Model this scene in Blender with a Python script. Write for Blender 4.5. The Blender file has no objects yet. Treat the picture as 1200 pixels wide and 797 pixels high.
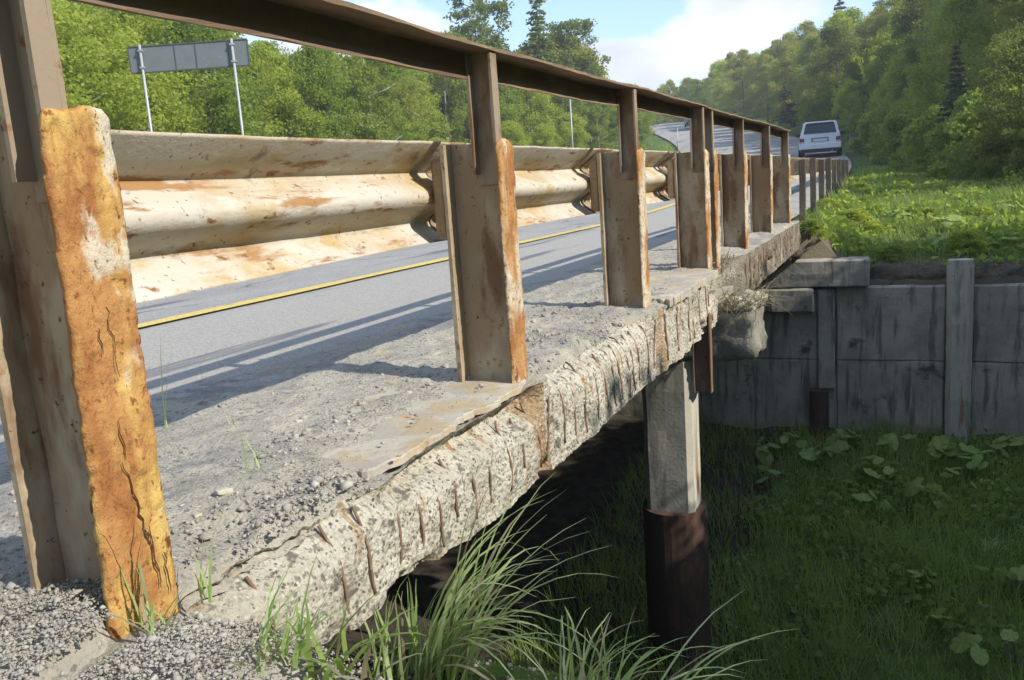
import bpy, bmesh, math, random
import numpy as np
from mathutils import Matrix, Vector
rnd = random.Random(7)
rng = np.random.default_rng(7)
scene = bpy.context.scene
C = scene.collection

# ------------------------------------------------------------------ camera
RIGHT = Vector((0.91296812, 0.4020405, -0.06966088)).normalized()
FWD = Vector((-0.40795667, 0.89614498, -0.17462968)).normalized()
UP = RIGHT.cross(FWD).normalized()
EYE = Vector((0, 0, 0.598))
FPX = 1005.26                      # focal length in photo pixels (photo 1200 wide)
cam_d = bpy.data.cameras.new('camera')
cam_d.sensor_width = 36.0
cam_d.lens = 36.0 * FPX / 1200.0
cam_d.clip_start = 0.02
cam_d.clip_end = 4000
cam = bpy.data.objects.new('camera', cam_d)
C.objects.link(cam)
cam.matrix_world = Matrix(((RIGHT.x, UP.x, -FWD.x, EYE.x), (RIGHT.y, UP.y, -FWD.y, EYE.y),
                           (RIGHT.z, UP.z, -FWD.z, EYE.z), (0, 0, 0, 1)))
scene.camera = cam

def at(px, D, py=188):
    d = FWD + RIGHT * ((px - 600) / FPX) - UP * ((py - 398.5) / FPX)
    return EYE + d * D

# ------------------------------------------------------------------ sun, sky, exposure
SUN_EL = math.radians(37.3)
SUN_AZ = math.radians(-7.0)        # measured from +x towards +y
sun_dir = Vector((math.cos(SUN_EL) * math.cos(SUN_AZ), math.cos(SUN_EL) * math.sin(SUN_AZ), math.sin(SUN_EL)))
sd = bpy.data.lights.new('sun', 'SUN')
sd.energy = 3.4
sd.angle = math.radians(0.5)
sd.color = (1.0, 0.95, 0.86)
so = bpy.data.objects.new('sun', sd)
C.objects.link(so)
so.rotation_euler = sun_dir.to_track_quat('Z', 'Y').to_euler()
so.location = (20, -5, 30)

world = bpy.data.worlds.new('World')
scene.world = world
world.use_nodes = True
wn = world.node_tree
wn.nodes.clear()
def W(t, **k):
    n = wn.nodes.new(t)
    for a, b in k.items(): setattr(n, a, b)
    return n
w_out = W('ShaderNodeOutputWorld'); w_bg = W('ShaderNodeBackground')
sky = W('ShaderNodeTexSky', sky_type='NISHITA', sun_disc=False, sun_elevation=SUN_EL,
        sun_rotation=math.atan2(sun_dir.x, sun_dir.y), air_density=1.0, dust_density=.2, ozone_density=2.6)
tc = W('ShaderNodeTexCoord')
mp = W('ShaderNodeMapping'); mp.inputs['Scale'].default_value = (1.0, 1.0, 2.3); mp.inputs['Location'].default_value = (3.15, 1.2, 0.35)
wn.links.new(tc.outputs['Generated'], mp.inputs['Vector'])
cn = W('ShaderNodeTexNoise'); cn.inputs['Scale'].default_value = 4.2; cn.inputs['Detail'].default_value = 8; cn.inputs['Roughness'].default_value = 0.52
wn.links.new(mp.outputs['Vector'], cn.inputs['Vector'])
def cloud_bias(px, py, k, amp):
    v = (at(px, 1, py) - EYE).normalized()
    d = W('ShaderNodeVectorMath', operation='DOT_PRODUCT'); d.inputs[1].default_value = v
    wn.links.new(tc.outputs['Generated'], d.inputs[0])
    m = W('ShaderNodeMath', operation='POWER'); m.inputs[1].default_value = k
    c0 = W('ShaderNodeMath', operation='MAXIMUM'); c0.inputs[1].default_value = 0
    wn.links.new(d.outputs['Value'], c0.inputs[0]); wn.links.new(c0.outputs[0], m.inputs[0])
    q = W('ShaderNodeMath', operation='MULTIPLY'); q.inputs[1].default_value = amp
    wn.links.new(m.outputs[0], q.inputs[0]); return q.outputs[0]
acc = cn.outputs['Fac']
for b in [(835, 70, 130, 0.19), (430, 20, 260, 0.18), (625, -20, 400, -0.26), (745, -5, 700, -0.22), (930, -10, 700, -0.06), (725, 70, 900, 0.13)]:
    s = cloud_bias(*b); a = W('ShaderNodeMath', operation='ADD'); wn.links.new(acc, a.inputs[0]); wn.links.new(s, a.inputs[1]); acc = a.outputs[0]
cm = W('ShaderNodeMapRange', interpolation_type='SMOOTHSTEP'); cm.inputs['From Min'].default_value = 0.52; cm.inputs['From Max'].default_value = 0.62
wn.links.new(acc, cm.inputs['Value'])
cshade = W('ShaderNodeTexNoise'); cshade.inputs['Scale'].default_value = 7; cshade.inputs['Detail'].default_value = 6
wn.links.new(mp.outputs['Vector'], cshade.inputs['Vector'])
cr = W('ShaderNodeValToRGB'); cr.color_ramp.elements[0].position = 0.35; cr.color_ramp.elements[1].position = 0.62
cr.color_ramp.elements[0].color = (3.0, 3.3, 3.8, 1); cr.color_ramp.elements[1].color = (5.2, 5.2, 5.2, 1)
wn.links.new(cshade.outputs['Fac'], cr.inputs['Fac'])
cmix = W('ShaderNodeMix', data_type='RGBA')
wn.links.new(cm.outputs['Result'], cmix.inputs['Factor']); wn.links.new(sky.outputs['Color'], cmix.inputs['A']); wn.links.new(cr.outputs['Color'], cmix.inputs['B'])
wn.links.new(cmix.outputs['Result'], w_bg.inputs['Color']); w_bg.inputs['Strength'].default_value = 0.15
wn.links.new(w_bg.outputs[0], w_out.inputs['Surface'])

vs = scene.view_settings
vs.view_transform = 'Standard'; vs.look = 'None'; vs.gamma = 1.0; vs.use_curve_mapping = False
vs.exposure = 0.90

# ------------------------------------------------------------------ numpy noise
def _h(ix, iy, iz):
    n = (ix.astype(np.int64) * 374761393 + iy.astype(np.int64) * 668265263 + iz.astype(np.int64) * 2147483647 // 3) & 0xffffffff
    n = ((n ^ (n >> 13)) * 1274126177) & 0xffffffff
    return ((n ^ (n >> 16)) & 0xffff) / 65535.0
def vnoise(x, y, z=0.0):
    x, y, z = np.broadcast_arrays(np.asarray(x, float), np.asarray(y, float), np.asarray(z, float))
    xi, yi, zi = np.floor(x), np.floor(y), np.floor(z)
    u, v, w = x - xi, y - yi, z - zi
    u, v, w = u*u*(3-2*u), v*v*(3-2*v), w*w*(3-2*w)
    r = 0
    for a in (0, 1):
        for b in (0, 1):
            for c in (0, 1):
                r = r + _h(xi+a, yi+b, zi+c) * (u if a else 1-u) * (v if b else 1-v) * (w if c else 1-w)
    return r
def fbm(x, y, z=0.0, o=4, g=0.5):
    r, a, t = 0, 1.0, 0
    for k in range(o):
        f = 2.0 ** k
        r = r + a * (vnoise(np.asarray(x)*f + 13*k, np.asarray(y)*f + 7*k, np.asarray(z)*f + 3*k) - .5); t += a; a *= g
    return r / t * 2
def sstep(a, b, x):
    t = np.clip((np.asarray(x, float) - a) / (b - a), 0, 1); return t*t*(3-2*t)

# ------------------------------------------------------------------ materials
class NT:
    def __init__(s, name):
        s.m = bpy.data.materials.new(name); s.m.use_nodes = True
        s.t = s.m.node_tree; s.t.nodes.clear()
        s.out = s.n('ShaderNodeOutputMaterial')
    def n(s, t, **k):
        q = s.t.nodes.new(t)
        for a, b in k.items(): setattr(q, a, b)
        return q
    def l(s, a, b): s.t.links.new(a, b)
    def coord(s, stretch=(1, 1, 1), kind='Object'):
        if kind == 'Position': v = s.n('ShaderNodeNewGeometry').outputs['Position']
        else: v = s.n('ShaderNodeTexCoord').outputs[kind]
        m = s.n('ShaderNodeMapping'); m.inputs['Scale'].default_value = stretch
        s.l(v, m.inputs['Vector']); return m.outputs['Vector']
    def noise(s, scale, stretch=(1, 1, 1), detail=5, rough=.6, kind='Object', dist=0.0):
        q = s.n('ShaderNodeTexNoise'); q.inputs['Scale'].default_value = scale; q.inputs['Detail'].default_value = detail
        q.inputs['Roughness'].default_value = rough; q.inputs['Distortion'].default_value = dist
        s.l(s.coord(stretch, kind), q.inputs['Vector']); return q.outputs['Fac']
    def vor(s, scale, stretch=(1, 1, 1), kind='Object', feature='F1', out='Distance'):
        q = s.n('ShaderNodeTexVoronoi', feature=feature); q.inputs['Scale'].default_value = scale
        s.l(s.coord(stretch, kind), q.inputs['Vector']); return q.outputs[out]
    def rng(s, v, lo, hi, a=0, b=1):
        q = s.n('ShaderNodeMapRange', interpolation_type='SMOOTHSTEP')
        for k, x in (('From Min', lo), ('From Max', hi), ('To Min', a), ('To Max', b)): q.inputs[k].default_value = x
        s.l(v, q.inputs['Value']); return q.outputs['Result']
    def mix(s, f, a, b):
        q = s.n('ShaderNodeMix', data_type='RGBA')
        for k, v in (('Factor', f), ('A', a), ('B', b)):
            if isinstance(v, (tuple, list)): q.inputs[k].default_value = (*v, 1)
            elif isinstance(v, (int, float)): q.inputs[k].default_value = v
            else: s.l(v, q.inputs[k])
        return q.outputs['Result']
    def math(s, op, a, b=None):
        q = s.n('ShaderNodeMath', operation=op)
        for i, v in enumerate((a, b)):
            if v is None: continue
            if isinstance(v, (int, float)): q.inputs[i].default_value = v
            else: s.l(v, q.inputs[i])
        return q.outputs[0]
    def bump(s, hs):
        prev = None
        for h, st, d in hs:
            b = s.n('ShaderNodeBump'); b.inputs['Strength'].default_value = st; b.inputs['Distance'].default_value = d
            s.l(h, b.inputs['Height'])
            if prev is not None: s.l(prev, b.inputs['Normal'])
            prev = b.outputs['Normal']
        return prev
    def bsdf(s, col, rough=.85, metal=0.0, spec=.3, normal=None):
        p = s.n('ShaderNodeBsdfPrincipled')
        if isinstance(col, (tuple, list)): p.inputs['Base Color'].default_value = (*col, 1)
        else: s.l(col, p.inputs['Base Color'])
        if isinstance(rough, (int, float)): p.inputs['Roughness'].default_value = rough
        else: s.l(rough, p.inputs['Roughness'])
        p.inputs['Metallic'].default_value = metal; p.inputs['Specular IOR Level'].default_value = spec
        if normal is not None: s.l(normal, p.inputs['Normal'])
        return p
    def done(s, sh): s.l(sh.outputs[0], s.out.inputs['Surface']); return s.m

def layered(name, base, layers, rough=.9, bumps=(), spec=.2, metal=0.0, kind='Object'):
    """layers: (scale, stretch, lo, hi, colour[, detail])"""
    t = NT(name); c = base
    for L in layers:
        f = t.rng(t.noise(L[0], L[1], L[5] if len(L) > 5 else 5, .62, kind), L[2], L[3])
        c = t.mix(f, c, L[4])
    hs = [(t.noise(b[0], b[3] if len(b) > 3 else (1, 1, 1), 5, .65, kind), b[1], b[2]) for b in bumps]
    return t.done(t.bsdf(c, rough, metal, spec, t.bump(hs) if hs else None))

U = (1, 1, 1)
M = {}
# rust-scaled steel that faces the sun side
def rust_mat(near):
    t = NT('rust_orange' if near else 'faded_rust')
    c = t.mix(t.rng(t.noise(14, (1, 1, .5)), .35, .62), (.33, .14, .05), (.46, .235, .085))
    c = t.mix(t.rng(t.noise(9, (1.4, 1.4, .35), 6), .48, .64), c, (.60, .41, .13) if near else (.50, .36, .19))
    g = t.n('ShaderNodeNewGeometry'); sp = t.n('ShaderNodeSeparateXYZ'); t.l(g.outputs['Position'], sp.inputs[0])
    if near:   # remnant of old paint down the middle
        w = t.math('ABSOLUTE', t.math('SUBTRACT', sp.outputs['Y'], t.math('ADD', .920, t.math('MULTIPLY', sp.outputs['Z'], .012))))
        w = t.math('ADD', w, t.rng(t.noise(16, (1, 1, .5), 6), .3, .7, -.035, .035))
        c = t.mix(t.math('MULTIPLY', t.rng(w, .0, .03, .5, 0), t.rng(t.noise(22, U, 5), .3, .55)), c, (.60, .39, .12))
        w2 = t.math('ADD', t.rng(sp.outputs['Z'], .36, .62, -.2, .22), t.rng(t.noise(13, (1, 1, .55), 7), .35, .65, -.35, .35))
        w3 = t.math('ADD', w, -.012)
        c = t.mix(t.math('MULTIPLY', t.rng(w2, .0, .30, 0, .85), t.rng(w3, .0, .034, 1, 0)), c, (.62, .56, .44))
    else:
        pm = t.math('MULTIPLY', t.rng(t.noise(6, (1.5, 1.5, .45), 7), .46, .56), t.rng(t.noise(40, U, 4), .30, .5))
        c = t.mix(pm, c, (.58, .50, .36))
    c = t.mix(t.rng(t.noise(95, (1, 1, .7), 3), .58, .68), c, (.26, .10, .032))
    c = t.mix(t.rng(t.noise(26, (1, 1, .6), 6), .61, .68), c, (.17, .065, .024))
    # flake edges
    q = t.n('ShaderNodeTexVoronoi', feature='DISTANCE_TO_EDGE'); q.inputs['Scale'].default_value = 26
    dn = t.n('ShaderNodeTexNoise'); dn.inputs['Scale'].default_value = 18; dn.inputs['Detail'].default_value = 5
    co = t.coord((1, 1, .55)); t.l(co, dn.inputs['Vector'])
    mx = t.n('ShaderNodeMix', data_type='VECTOR'); mx.inputs['Factor'].default_value = .12; t.l(co, mx.inputs['A']); t.l(dn.outputs['Color'], mx.inputs['B']); t.l(mx.outputs['Result'], q.inputs['Vector'])
    ed = t.math('MULTIPLY', t.rng(q.outputs['Distance'], .0, .035, 1, 0), t.rng(t.noise(11, U, 4), .58, .70))
    c = t.mix(ed, c, (.11, .045, .02))
    pl = t.vor(30, (1, 1, .5), out='Color')
    h = t.noise(30, (1, 1, .6), 7, .7)
    return t.done(t.bsdf(c, .93, 0, .12, t.bump([(h, .7, .014), (pl, .15, .003), (t.rng(q.outputs['Distance'], 0, .05), .2, .003), (t.noise(160, U, 3), .5, .003)])))
M['rust'] = rust_mat(True); M['rust_far'] = rust_mat(False)
M['rust_brown'] = layered('brown_rust', (.19, .115, .07), [(8, (1, 1, .4), .48, .62, (.26, .17, .105)), (30, U, .58, .7, (.12, .06, .035))], .95, [(40, .5, .006)])
M['crack'] = layered('rust_crack', (.085, .034, .016), [(60, U, .5, .7, (.17, .07, .03))], .95)
M['steel'] = layered('weathered_brown_steel', (.32, .235, .145), [
    (5, (1, 1, .4), .45, .60, (.43, .355, .245)), (7, (1.2, 1.2, .35), .48, .64, (.19, .11, .06)), (3, (1, 1, .5), .54, .66, (.30, .20, .11)),
    (18, U, .60, .72, (.24, .115, .05)), (50, U, .62, .7, (.09, .05, .03))], .88, [(28, .35, .008), (120, .3, .002)])
M['steel_grey'] = layered('weathered_grey_steel', (.30, .235, .165), [
    (6, (1, 1, .4), .48, .62, (.20, .125, .07)), (30, U, .60, .72, (.22, .10, .045))], .85, [(40, .3, .005)])
M['dark_steel'] = layered('dark_weathered_steel', (.095, .08, .062), [(7, (1, 1, .5), .5, .66, (.15, .12, .085)), (20, U, .58, .7, (.13, .075, .045))], .9, [(40, .3, .005)])
M['rail'] = layered('dark_rusted_rail', (.215, .15, .10), [
    (7, (1, .4, 1), .5, .66, (.31, .21, .125)), (30, U, .58, .7, (.30, .17, .085))], .9, [(45, .45, .006)])
M['beam'] = layered('cream_barrier_paint', (.53, .485, .40), [
    (3.2, (1, .6, 1), .44, .66, (.46, .36, .22)), (7, (1.2, .6, 1.5), .48, .66, (.58, .55, .47)), (5, (1.2, .8, 1.5), .53, .68, (.47, .34, .16)),
    (4.5, (1.3, .5, 3.2), .57, .66, (.36, .20, .085)), (12, (1.2, .4, 2.2), .58, .69, (.30, .16, .07)), (22, (1, .6, 1), .61, .70, (.24, .12, .05)), (9, U, .62, .72, (.24, .20, .15)),
    (60, U, .62, .70, (.13, .075, .04))], .82, [(22, .35, .008), (75, .4, .003), (150, .3, .002)], .25)
M['beam_dull'] = layered('tarnished_barrier_paint', (.42, .36, .26), [
    (6, (1, .5, 1), .48, .64, (.27, .17, .09)), (18, U, .56, .68, (.16, .08, .04))], .85, [(40, .35, .005)])
M['rebar'] = layered('rusted_rebar', (.20, .125, .08), [(40, U, .5, .65, (.29, .19, .12)), (90, U, .6, .7, (.12, .05, .03))], .95, [(150, .5, .003)])

def fascia_mat():
    t = NT('crumbled_concrete')
    c = t.mix(t.rng(t.noise(5, U), .38, .62), (.50, .455, .35), (.62, .58, .465))
    c = t.mix(t.rng(t.noise(9, (1, 2.6, .35), 6), .56, .67), c, (.40, .27, .14))
    c = t.mix(t.rng(t.noise(45, U, 4), .55, .64), c, (.26, .24, .19))
    c = t.mix(t.rng(t.vor(75), .22, .36, 1, 0), c, t.mix(t.rng(t.noise(30, U, 3), .4, .55), c, (.15, .135, .11)))
    g = t.n('ShaderNodeNewGeometry'); sp = t.n('ShaderNodeSeparateXYZ'); t.l(g.outputs['Position'], sp.inputs[0])
    w = t.math('ABSOLUTE', t.math('SUBTRACT', t.math('MODULO', t.math('ADD', sp.outputs['Y'], .75-2.385+1.5), 1.5), .75))
    w = t.math('SUBTRACT', t.math('ADD', w, t.rng(t.noise(12, (1, 2, .4), 5), .3, .7, -.05, .05)), 0)
    c = t.mix(t.rng(w, .02, .085, .75, 0), c, (.36, .215, .10))
    c = t.mix(t.rng(t.vor(60), .14, .24, 1, 0), c, (.62, .60, .52))
    c = t.mix(t.rng(t.noise(3.5, U, 7), .58, .68, 0, .6), c, (.33, .30, .24)); c = t.mix(t.rng(t.noise(11, (1, 1, 1.6), 6), .60, .66), c, (.20, .18, .145))
    dm = t.math('ADD', t.rng(sp.outputs['Y'], 5.2, 6.1), t.rng(t.noise(5, (1, 1, .6), 6), .3, .7, -.5, .25))
    c = t.mix(t.rng(dm, .3, .8, 0, .88), c, t.mix(t.rng(t.noise(14, (1, 1.5, .5), 6), .4, .62), (.15, .12, .085), (.25, .21, .155)))
    return t.done(t.bsdf(c, .95, 0, .1, t.bump([(t.noise(70, U, 6, .7), .9, .014), (t.vor(75), .7, .008)])))
M['fascia'] = fascia_mat()
def deck_mat():
    t = NT('dusty_deck')
    g = t.n('ShaderNodeNewGeometry'); sp = t.n('ShaderNodeSeparateXYZ'); t.l(g.outputs['Position'], sp.inputs[0])
    c = t.mix(t.rng(t.noise(4, U), .38, .62), (.36, .33, .27), (.45, .41, .33))
    c = t.mix(t.rng(t.noise(2.2, U, 6), .52, .66), c, (.28, .265, .24))
    c = t.mix(t.rng(t.noise(17, U, 6, .7), .56, .66, 0, .8), c, (.21, .195, .155))
    c = t.mix(t.rng(t.noise(60, U, 4), .56, .66), c, (.19, .18, .165))
    c = t.mix(t.rng(t.vor(80), .12, .26, 1, 0), c, (.46, .44, .38))
    c = t.mix(t.rng(t.noise(6, U, 5), .60, .72), c, (.43, .33, .20))
    return t.done(t.bsdf(c, .95, 0, .1, t.bump([(t.noise(55, U, 7, .72), .75, .014), (t.vor(120), .5, .006)])))
M['deck'] = deck_mat()
M['screed'] = layered('tan_screed', (.44, .40, .315), [(7, U, .46, .58, (.36, .33, .275)),
    (5, U, .48, .62, (.40, .31, .19)), (3, U, .55, .68, (.52, .48, .39)), (40, U, .60, .7, (.28, .25, .20)), (9, U, .62, .7, (.47, .30, .15))],
    .95, [(50, .45, .006), (180, .4, .002)])
def asphalt_mat():
    t = NT('worn_asphalt')
    g = t.n('ShaderNodeNewGeometry'); sp = t.n('ShaderNodeSeparateXYZ'); t.l(g.outputs['Position'], sp.inputs[0])
    c = t.mix(t.rng(t.noise(1.5, (1, .3, 1), 5, .6, 'Position'), .35, .65), (.275, .262, .24), (.35, .33, .295))
    c = t.mix(t.rng(t.noise(120, U, 3, .6, 'Position'), .50, .68), c, (.40, .385, .36))
    c = t.mix(t.rng(t.noise(70, U, 3, .6, 'Position'), .60, .72), c, (.10, .10, .105))
    c = t.mix(t.rng(t.noise(38, U, 5, .7, 'Position'), .54, .64, 0, .7), c, (.16, .155, .15))
    ck = t.n('ShaderNodeTexVoronoi', feature='DISTANCE_TO_EDGE'); ck.inputs['Scale'].default_value = .8
    kn = t.n('ShaderNodeTexNoise'); kn.inputs['Scale'].default_value = 2.5; kn.inputs['Detail'].default_value = 6; kc = t.coord((1, .6, 1), 'Position'); t.l(kc, kn.inputs['Vector'])
    km = t.n('ShaderNodeMix', data_type='VECTOR'); km.inputs['Factor'].default_value = .35; t.l(kc, km.inputs['A']); t.l(kn.outputs['Color'], km.inputs['B']); t.l(km.outputs['Result'], ck.inputs['Vector'])
    c = t.mix(t.math('MULTIPLY', t.rng(ck.outputs['Distance'], .0, .012, .8, 0), t.rng(t.noise(.9, U, 4, .6, 'Position'), .42, .55)), c, (.07, .068, .065))
    dust = t.math('ADD', t.rng(sp.outputs['X'], -3.75, -3.1), t.rng(t.noise(2.5, (1, .5, 1), 6, .65, 'Position'), .3, .7, -.45, .45))
    c = t.mix(t.rng(dust, .05, .7, 0, .92), c, t.mix(t.rng(t.noise(90, U, 4, .6, 'Position'), .45, .62), (.40, .375, .32), (.27, .255, .23)))
    c = t.mix(t.rng(t.noise(1.1, (2.2, .18, 1), 6, .6, 'Position'), .58, .66), c, (.15, .15, .16))
    return t.done(t.bsdf(c, .9, 0, .25, t.bump([(t.noise(150, U, 4, .7, 'Position'), .6, .005)])))
M['asphalt'] = asphalt_mat()
M['yellow'] = layered('worn_yellow_paint', (.66, .50, .13), [(60, U, .50, .64, (.36, .30, .17)), (7, (1, .4, 1), .54, .68, (.40, .34, .20)), (25, U, .60, .68, (.25, .24, .22))], .8, [(120, .4, .003)])
def wall_mat():
    t = NT('stained_wall_concrete')
    c = t.mix(t.rng(t.noise(2.2, U), .38, .62), (.30, .27, .22), (.41, .375, .305))
    c = t.mix(t.rng(t.noise(4.5, (2.2, 1, .28), 6), .50, .66), c, (.155, .145, .13))
    c = t.mix(t.rng(t.noise(5.5, (2.6, 1, .2), 6), .60, .70), c, (.40, .38, .33))
    c = t.mix(t.rng(t.noise(3, U, 6), .58, .70), c, (.10, .105, .08))
    c = t.mix(t.rng(t.noise(60, U, 4), .62, .7), c, (.11, .105, .10))
    return t.done(t.bsdf(c, .95, 0, .1, t.bump([(t.noise(18, U, 6, .65), .5, .015), (t.noise(90, U, 4), .4, .004)])))
M['wall'] = wall_mat()
M['pier'] = layered('pier_concrete', (.46, .425, .34), [
    (4, (2, 2, .25), .50, .64, (.27, .25, .21)), (6, (2.5, 2.5, .2), .58, .68, (.47, .45, .40)), (50, U, .62, .7, (.2, .18, .16)),
    (5, (2, 2, .3), .62, .7, (.33, .20, .10))], .95, [(40, .4, .006)])
M['crosshead_concrete'] = layered('dirty_crosshead_concrete', (.27, .25, .20), [(5, U, .45, .62, (.19, .17, .13)), (12, U, .55, .68, (.34, .32, .26)), (40, U, .6, .7, (.12, .11, .09))], .95, [(30, .6, .012), (90, .4, .004)])
M['casing'] = layered('dark_rusty_casing', (.075, .05, .04), [
    (5, (1.5, 1.5, .4), .48, .64, (.12, .065, .042)), (22, U, .58, .7, (.16, .08, .045)), (6, U, .62, .7, (.05, .045, .042))], .85, [(35, .4, .006)])
M['soil'] = layered('bare_soil', (.10, .08, .058), [(5, U, .45, .62, (.15, .12, .085)), (14, U, .55, .68, (.06, .048, .035)), (30, U, .58, .7, (.08, .06, .045))], .98, [(25, .7, .03), (90, .6, .01)])
def stone_mat():
    t = NT('gravel_stone')
    a = t.n('ShaderNodeAttribute', attribute_name='tint')
    c = t.mix(a.outputs['Fac'], (.20, .19, .175), (.47, .44, .375)); c = t.mix(t.rng(t.noise(7, U, 3), .45, .6, 0, .6), c, (.33, .29, .22))
    c = t.mix(t.rng(t.noise(90, U, 3), .5, .66), c, (.34, .31, .26))
    return t.done(t.bsdf(c, .92, 0, .15, t.bump([(t.noise(200, U, 3), .4, .002)])))
M['stone'] = stone_mat()

def leaf_mat(name, a, b, c3, trans=.35, rough=.55):
    t = NT(name)
    at_ = t.n('ShaderNodeAttribute', attribute_name='tint')
    oi = t.n('ShaderNodeObjectInfo')
    col = t.mix(at_.outputs['Fac'], a, b)
    col = t.mix(t.rng(oi.outputs['Random'], 0, 1, 0, .55), col, c3)
    p = t.bsdf(col, rough, 0, .22)
    tr = t.n('ShaderNodeBsdfTranslucent')
    tc_ = t.mix(.5, col, (b[0]*1.25, b[1]*1.3, b[2]*.7)); t.l(tc_, tr.inputs['Color'])
    mx = t.n('ShaderNodeMixShader'); mx.inputs[0].default_value = trans
    t.l(p.outputs[0], mx.inputs[1]); t.l(tr.outputs[0], mx.inputs[2])
    t.l(mx.outputs[0], t.out.inputs['Surface']); return t.m
M['leaf_bright'] = leaf_mat('bright_leaf', (.28, .35, .06), (.50, .54, .10), (.42, .46, .085), .64)
M['leaf_mid'] = leaf_mat('mid_leaf', (.185, .26, .05), (.36, .43, .085), (.29, .33, .065), .64)
M['leaf_olive'] = leaf_mat('olive_leaf', (.22, .235, .05), (.43, .43, .095), (.34, .335, .07), .64)
M['leaf_dark'] = leaf_mat('dark_leaf', (.12, .155, .042), (.25, .29, .07), (.19, .215, .055), .60)
M['needle'] = leaf_mat('needle', (.026, .045, .022), (.055, .08, .035), (.045, .06, .03), .2)
M['grass'] = leaf_mat('grass_blade', (.165, .265, .06), (.35, .46, .12), (.24, .31, .08), .55)
M['grass_pale'] = leaf_mat('pale_grass_blade', (.25, .40, .10), (.60, .68, .38), (.36, .46, .18), .45, .4)
M['grass_dry'] = leaf_mat('dry_grass', (.24, .20, .12), (.38, .33, .22), (.3, .26, .17), .3)
M['bigleaf'] = leaf_mat('broad_leaf', (.24, .35, .09), (.45, .54, .19), (.31, .42, .12), .40, .6)
M['bark'] = layered('bark', (.115, .095, .075), [(8, (1, 1, .3), .5, .65, (.19, .17, .145)), (20, U, .58, .7, (.06, .05, .04))], .95, [(25, .6, .02)])
M['bark_pale'] = layered('pale_bark', (.36, .345, .31), [(6, (1, 1, 2.2), .58, .66, (.07, .06, .05)), (3, U, .55, .7, (.22, .20, .17))], .9, [(25, .4, .01)])
def ground_mat():
    t = NT('ground_cover')
    g = t.n('ShaderNodeNewGeometry'); sp = t.n('ShaderNodeSeparateXYZ'); t.l(g.outputs['Position'], sp.inputs[0])
    P = 'Position'
    grass = t.mix(t.rng(t.noise(3, U, 6, .65, P), .36, .64), (.075, .12, .03), (.13, .19, .045))
    grass = t.mix(t.rng(t.noise(.6, U, 5, .6, P), .5, .68), grass, (.10, .105, .035))
    grass = t.mix(t.rng(t.noise(14, U, 5, .6, P), .58, .70), grass, (.035, .04, .018))
    dirt = t.mix(t.rng(t.noise(6, U, 5, .6, P), .38, .62), (.30, .27, .215), (.385, .355, .29))
    dirt = t.mix(t.rng(t.noise(70, U, 4, .6, P), .56, .66), dirt, (.18, .17, .155))
    dirt = t.mix(t.rng(t.vor(85, U, P), .12, .28, 1, 0), dirt, (.42, .40, .36))
    # trodden dirt on the near embankment, grass elsewhere
    m = t.math('MULTIPLY', t.rng(sp.outputs['Y'], 1.2, 1.9, 1, 0), t.rng(sp.outputs['X'], -.4, .4, 1, 0))
    m = t.math('MULTIPLY', m, t.rng(sp.outputs['X'], -9, -7.5, 0, 1))
    sh = t.math('MULTIPLY', t.rng(sp.outputs['Z'], -.9, -.35), 1.0)
    m = t.math('MULTIPLY', m, sh)
    m = t.rng(t.math('ADD', m, t.rng(t.noise(7, U, 5, .6, P), .3, .7, -.25, .25)), .4, .6)
    c = t.mix(m, grass, dirt)
    u = t.math('MULTIPLY', t.math('MULTIPLY', t.rng(sp.outputs['X'], -1.25, -1.02, 1, 0), t.rng(sp.outputs['X'], -7.2, -6.6, 0, 1)), t.math('MULTIPLY', t.rng(sp.outputs['Y'], 10.35, 10.44, 1, 0), t.rng(sp.outputs['Z'], -.36, -.28, 1, 0)))  # bare soil beneath the deck, darkened in colour so its sunlit edge looks shaded
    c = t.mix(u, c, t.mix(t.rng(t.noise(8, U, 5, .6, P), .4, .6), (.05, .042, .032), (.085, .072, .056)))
    lip = t.math('MULTIPLY', t.rng(t.math('ADD', sp.outputs['Y'], t.rng(t.noise(3, U, 5, .6, P), .3, .7, -.45, .45)), 10.75, 11.05, 1, 0), t.rng(sp.outputs['Y'], 10.40, 10.42))
    patch = t.rng(t.noise(.9, U, 6, .62, P), .56, .62)
    c = t.mix(t.math('MAXIMUM', lip, t.math('MULTIPLY', patch, t.rng(sp.outputs['X'], .2, .8))), c, (.15, .125, .085))
    return t.done(t.bsdf(c, .97, 0, .08, t.bump([(t.noise(25, U, 6, .7, P), .7, .03), (t.noise(110, U, 4, .6, P), .6, .008)])))
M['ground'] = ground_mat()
def plain(name, col, rough=.5, metal=0.0, spec=.4, var=.12):
    lo = tuple(x*(1-var*2) for x in col)
    return layered(name, col, [(6, U, .5, .7, lo)], rough, [(60, .1, .002)], spec, metal)
M['car_white'] = layered('white_car_paint', (.72, .74, .78), [(4, (1, 1, .7), .5, .72, (.60, .61, .63)), (30, U, .62, .74, (.50, .49, .46))], .28, (), .5)
M['car_dark'] = plain('dark_car_paint', (.045, .05, .06), .3)
M['glass'] = plain('car_glass', (.02, .026, .04), .08, 0, .6)
M['black'] = plain('black_plastic', (.035, .035, .037), .6)
M['tyre'] = plain('tyre_rubber', (.03, .03, .03), .9)
M['red'] = plain('tail_lamp_red', (.16, .015, .015), .25)
M['chrome'] = plain('wheel_metal', (.45, .45, .46), .35, .8)
M['plate'] = plain('number_plate_white', (.66, .67, .70), .5)
M['sign'] = layered('sign_back_grey', (.165, .185, .19), [(3, U, .45, .68, (.15, .165, .17)), (14, U, .62, .72, (.27, .27, .255))], .6, [(30, .15, .003)], .4)
M['sign_edge'] = plain('sign_edge', (.085, .09, .09), .6)
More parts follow.
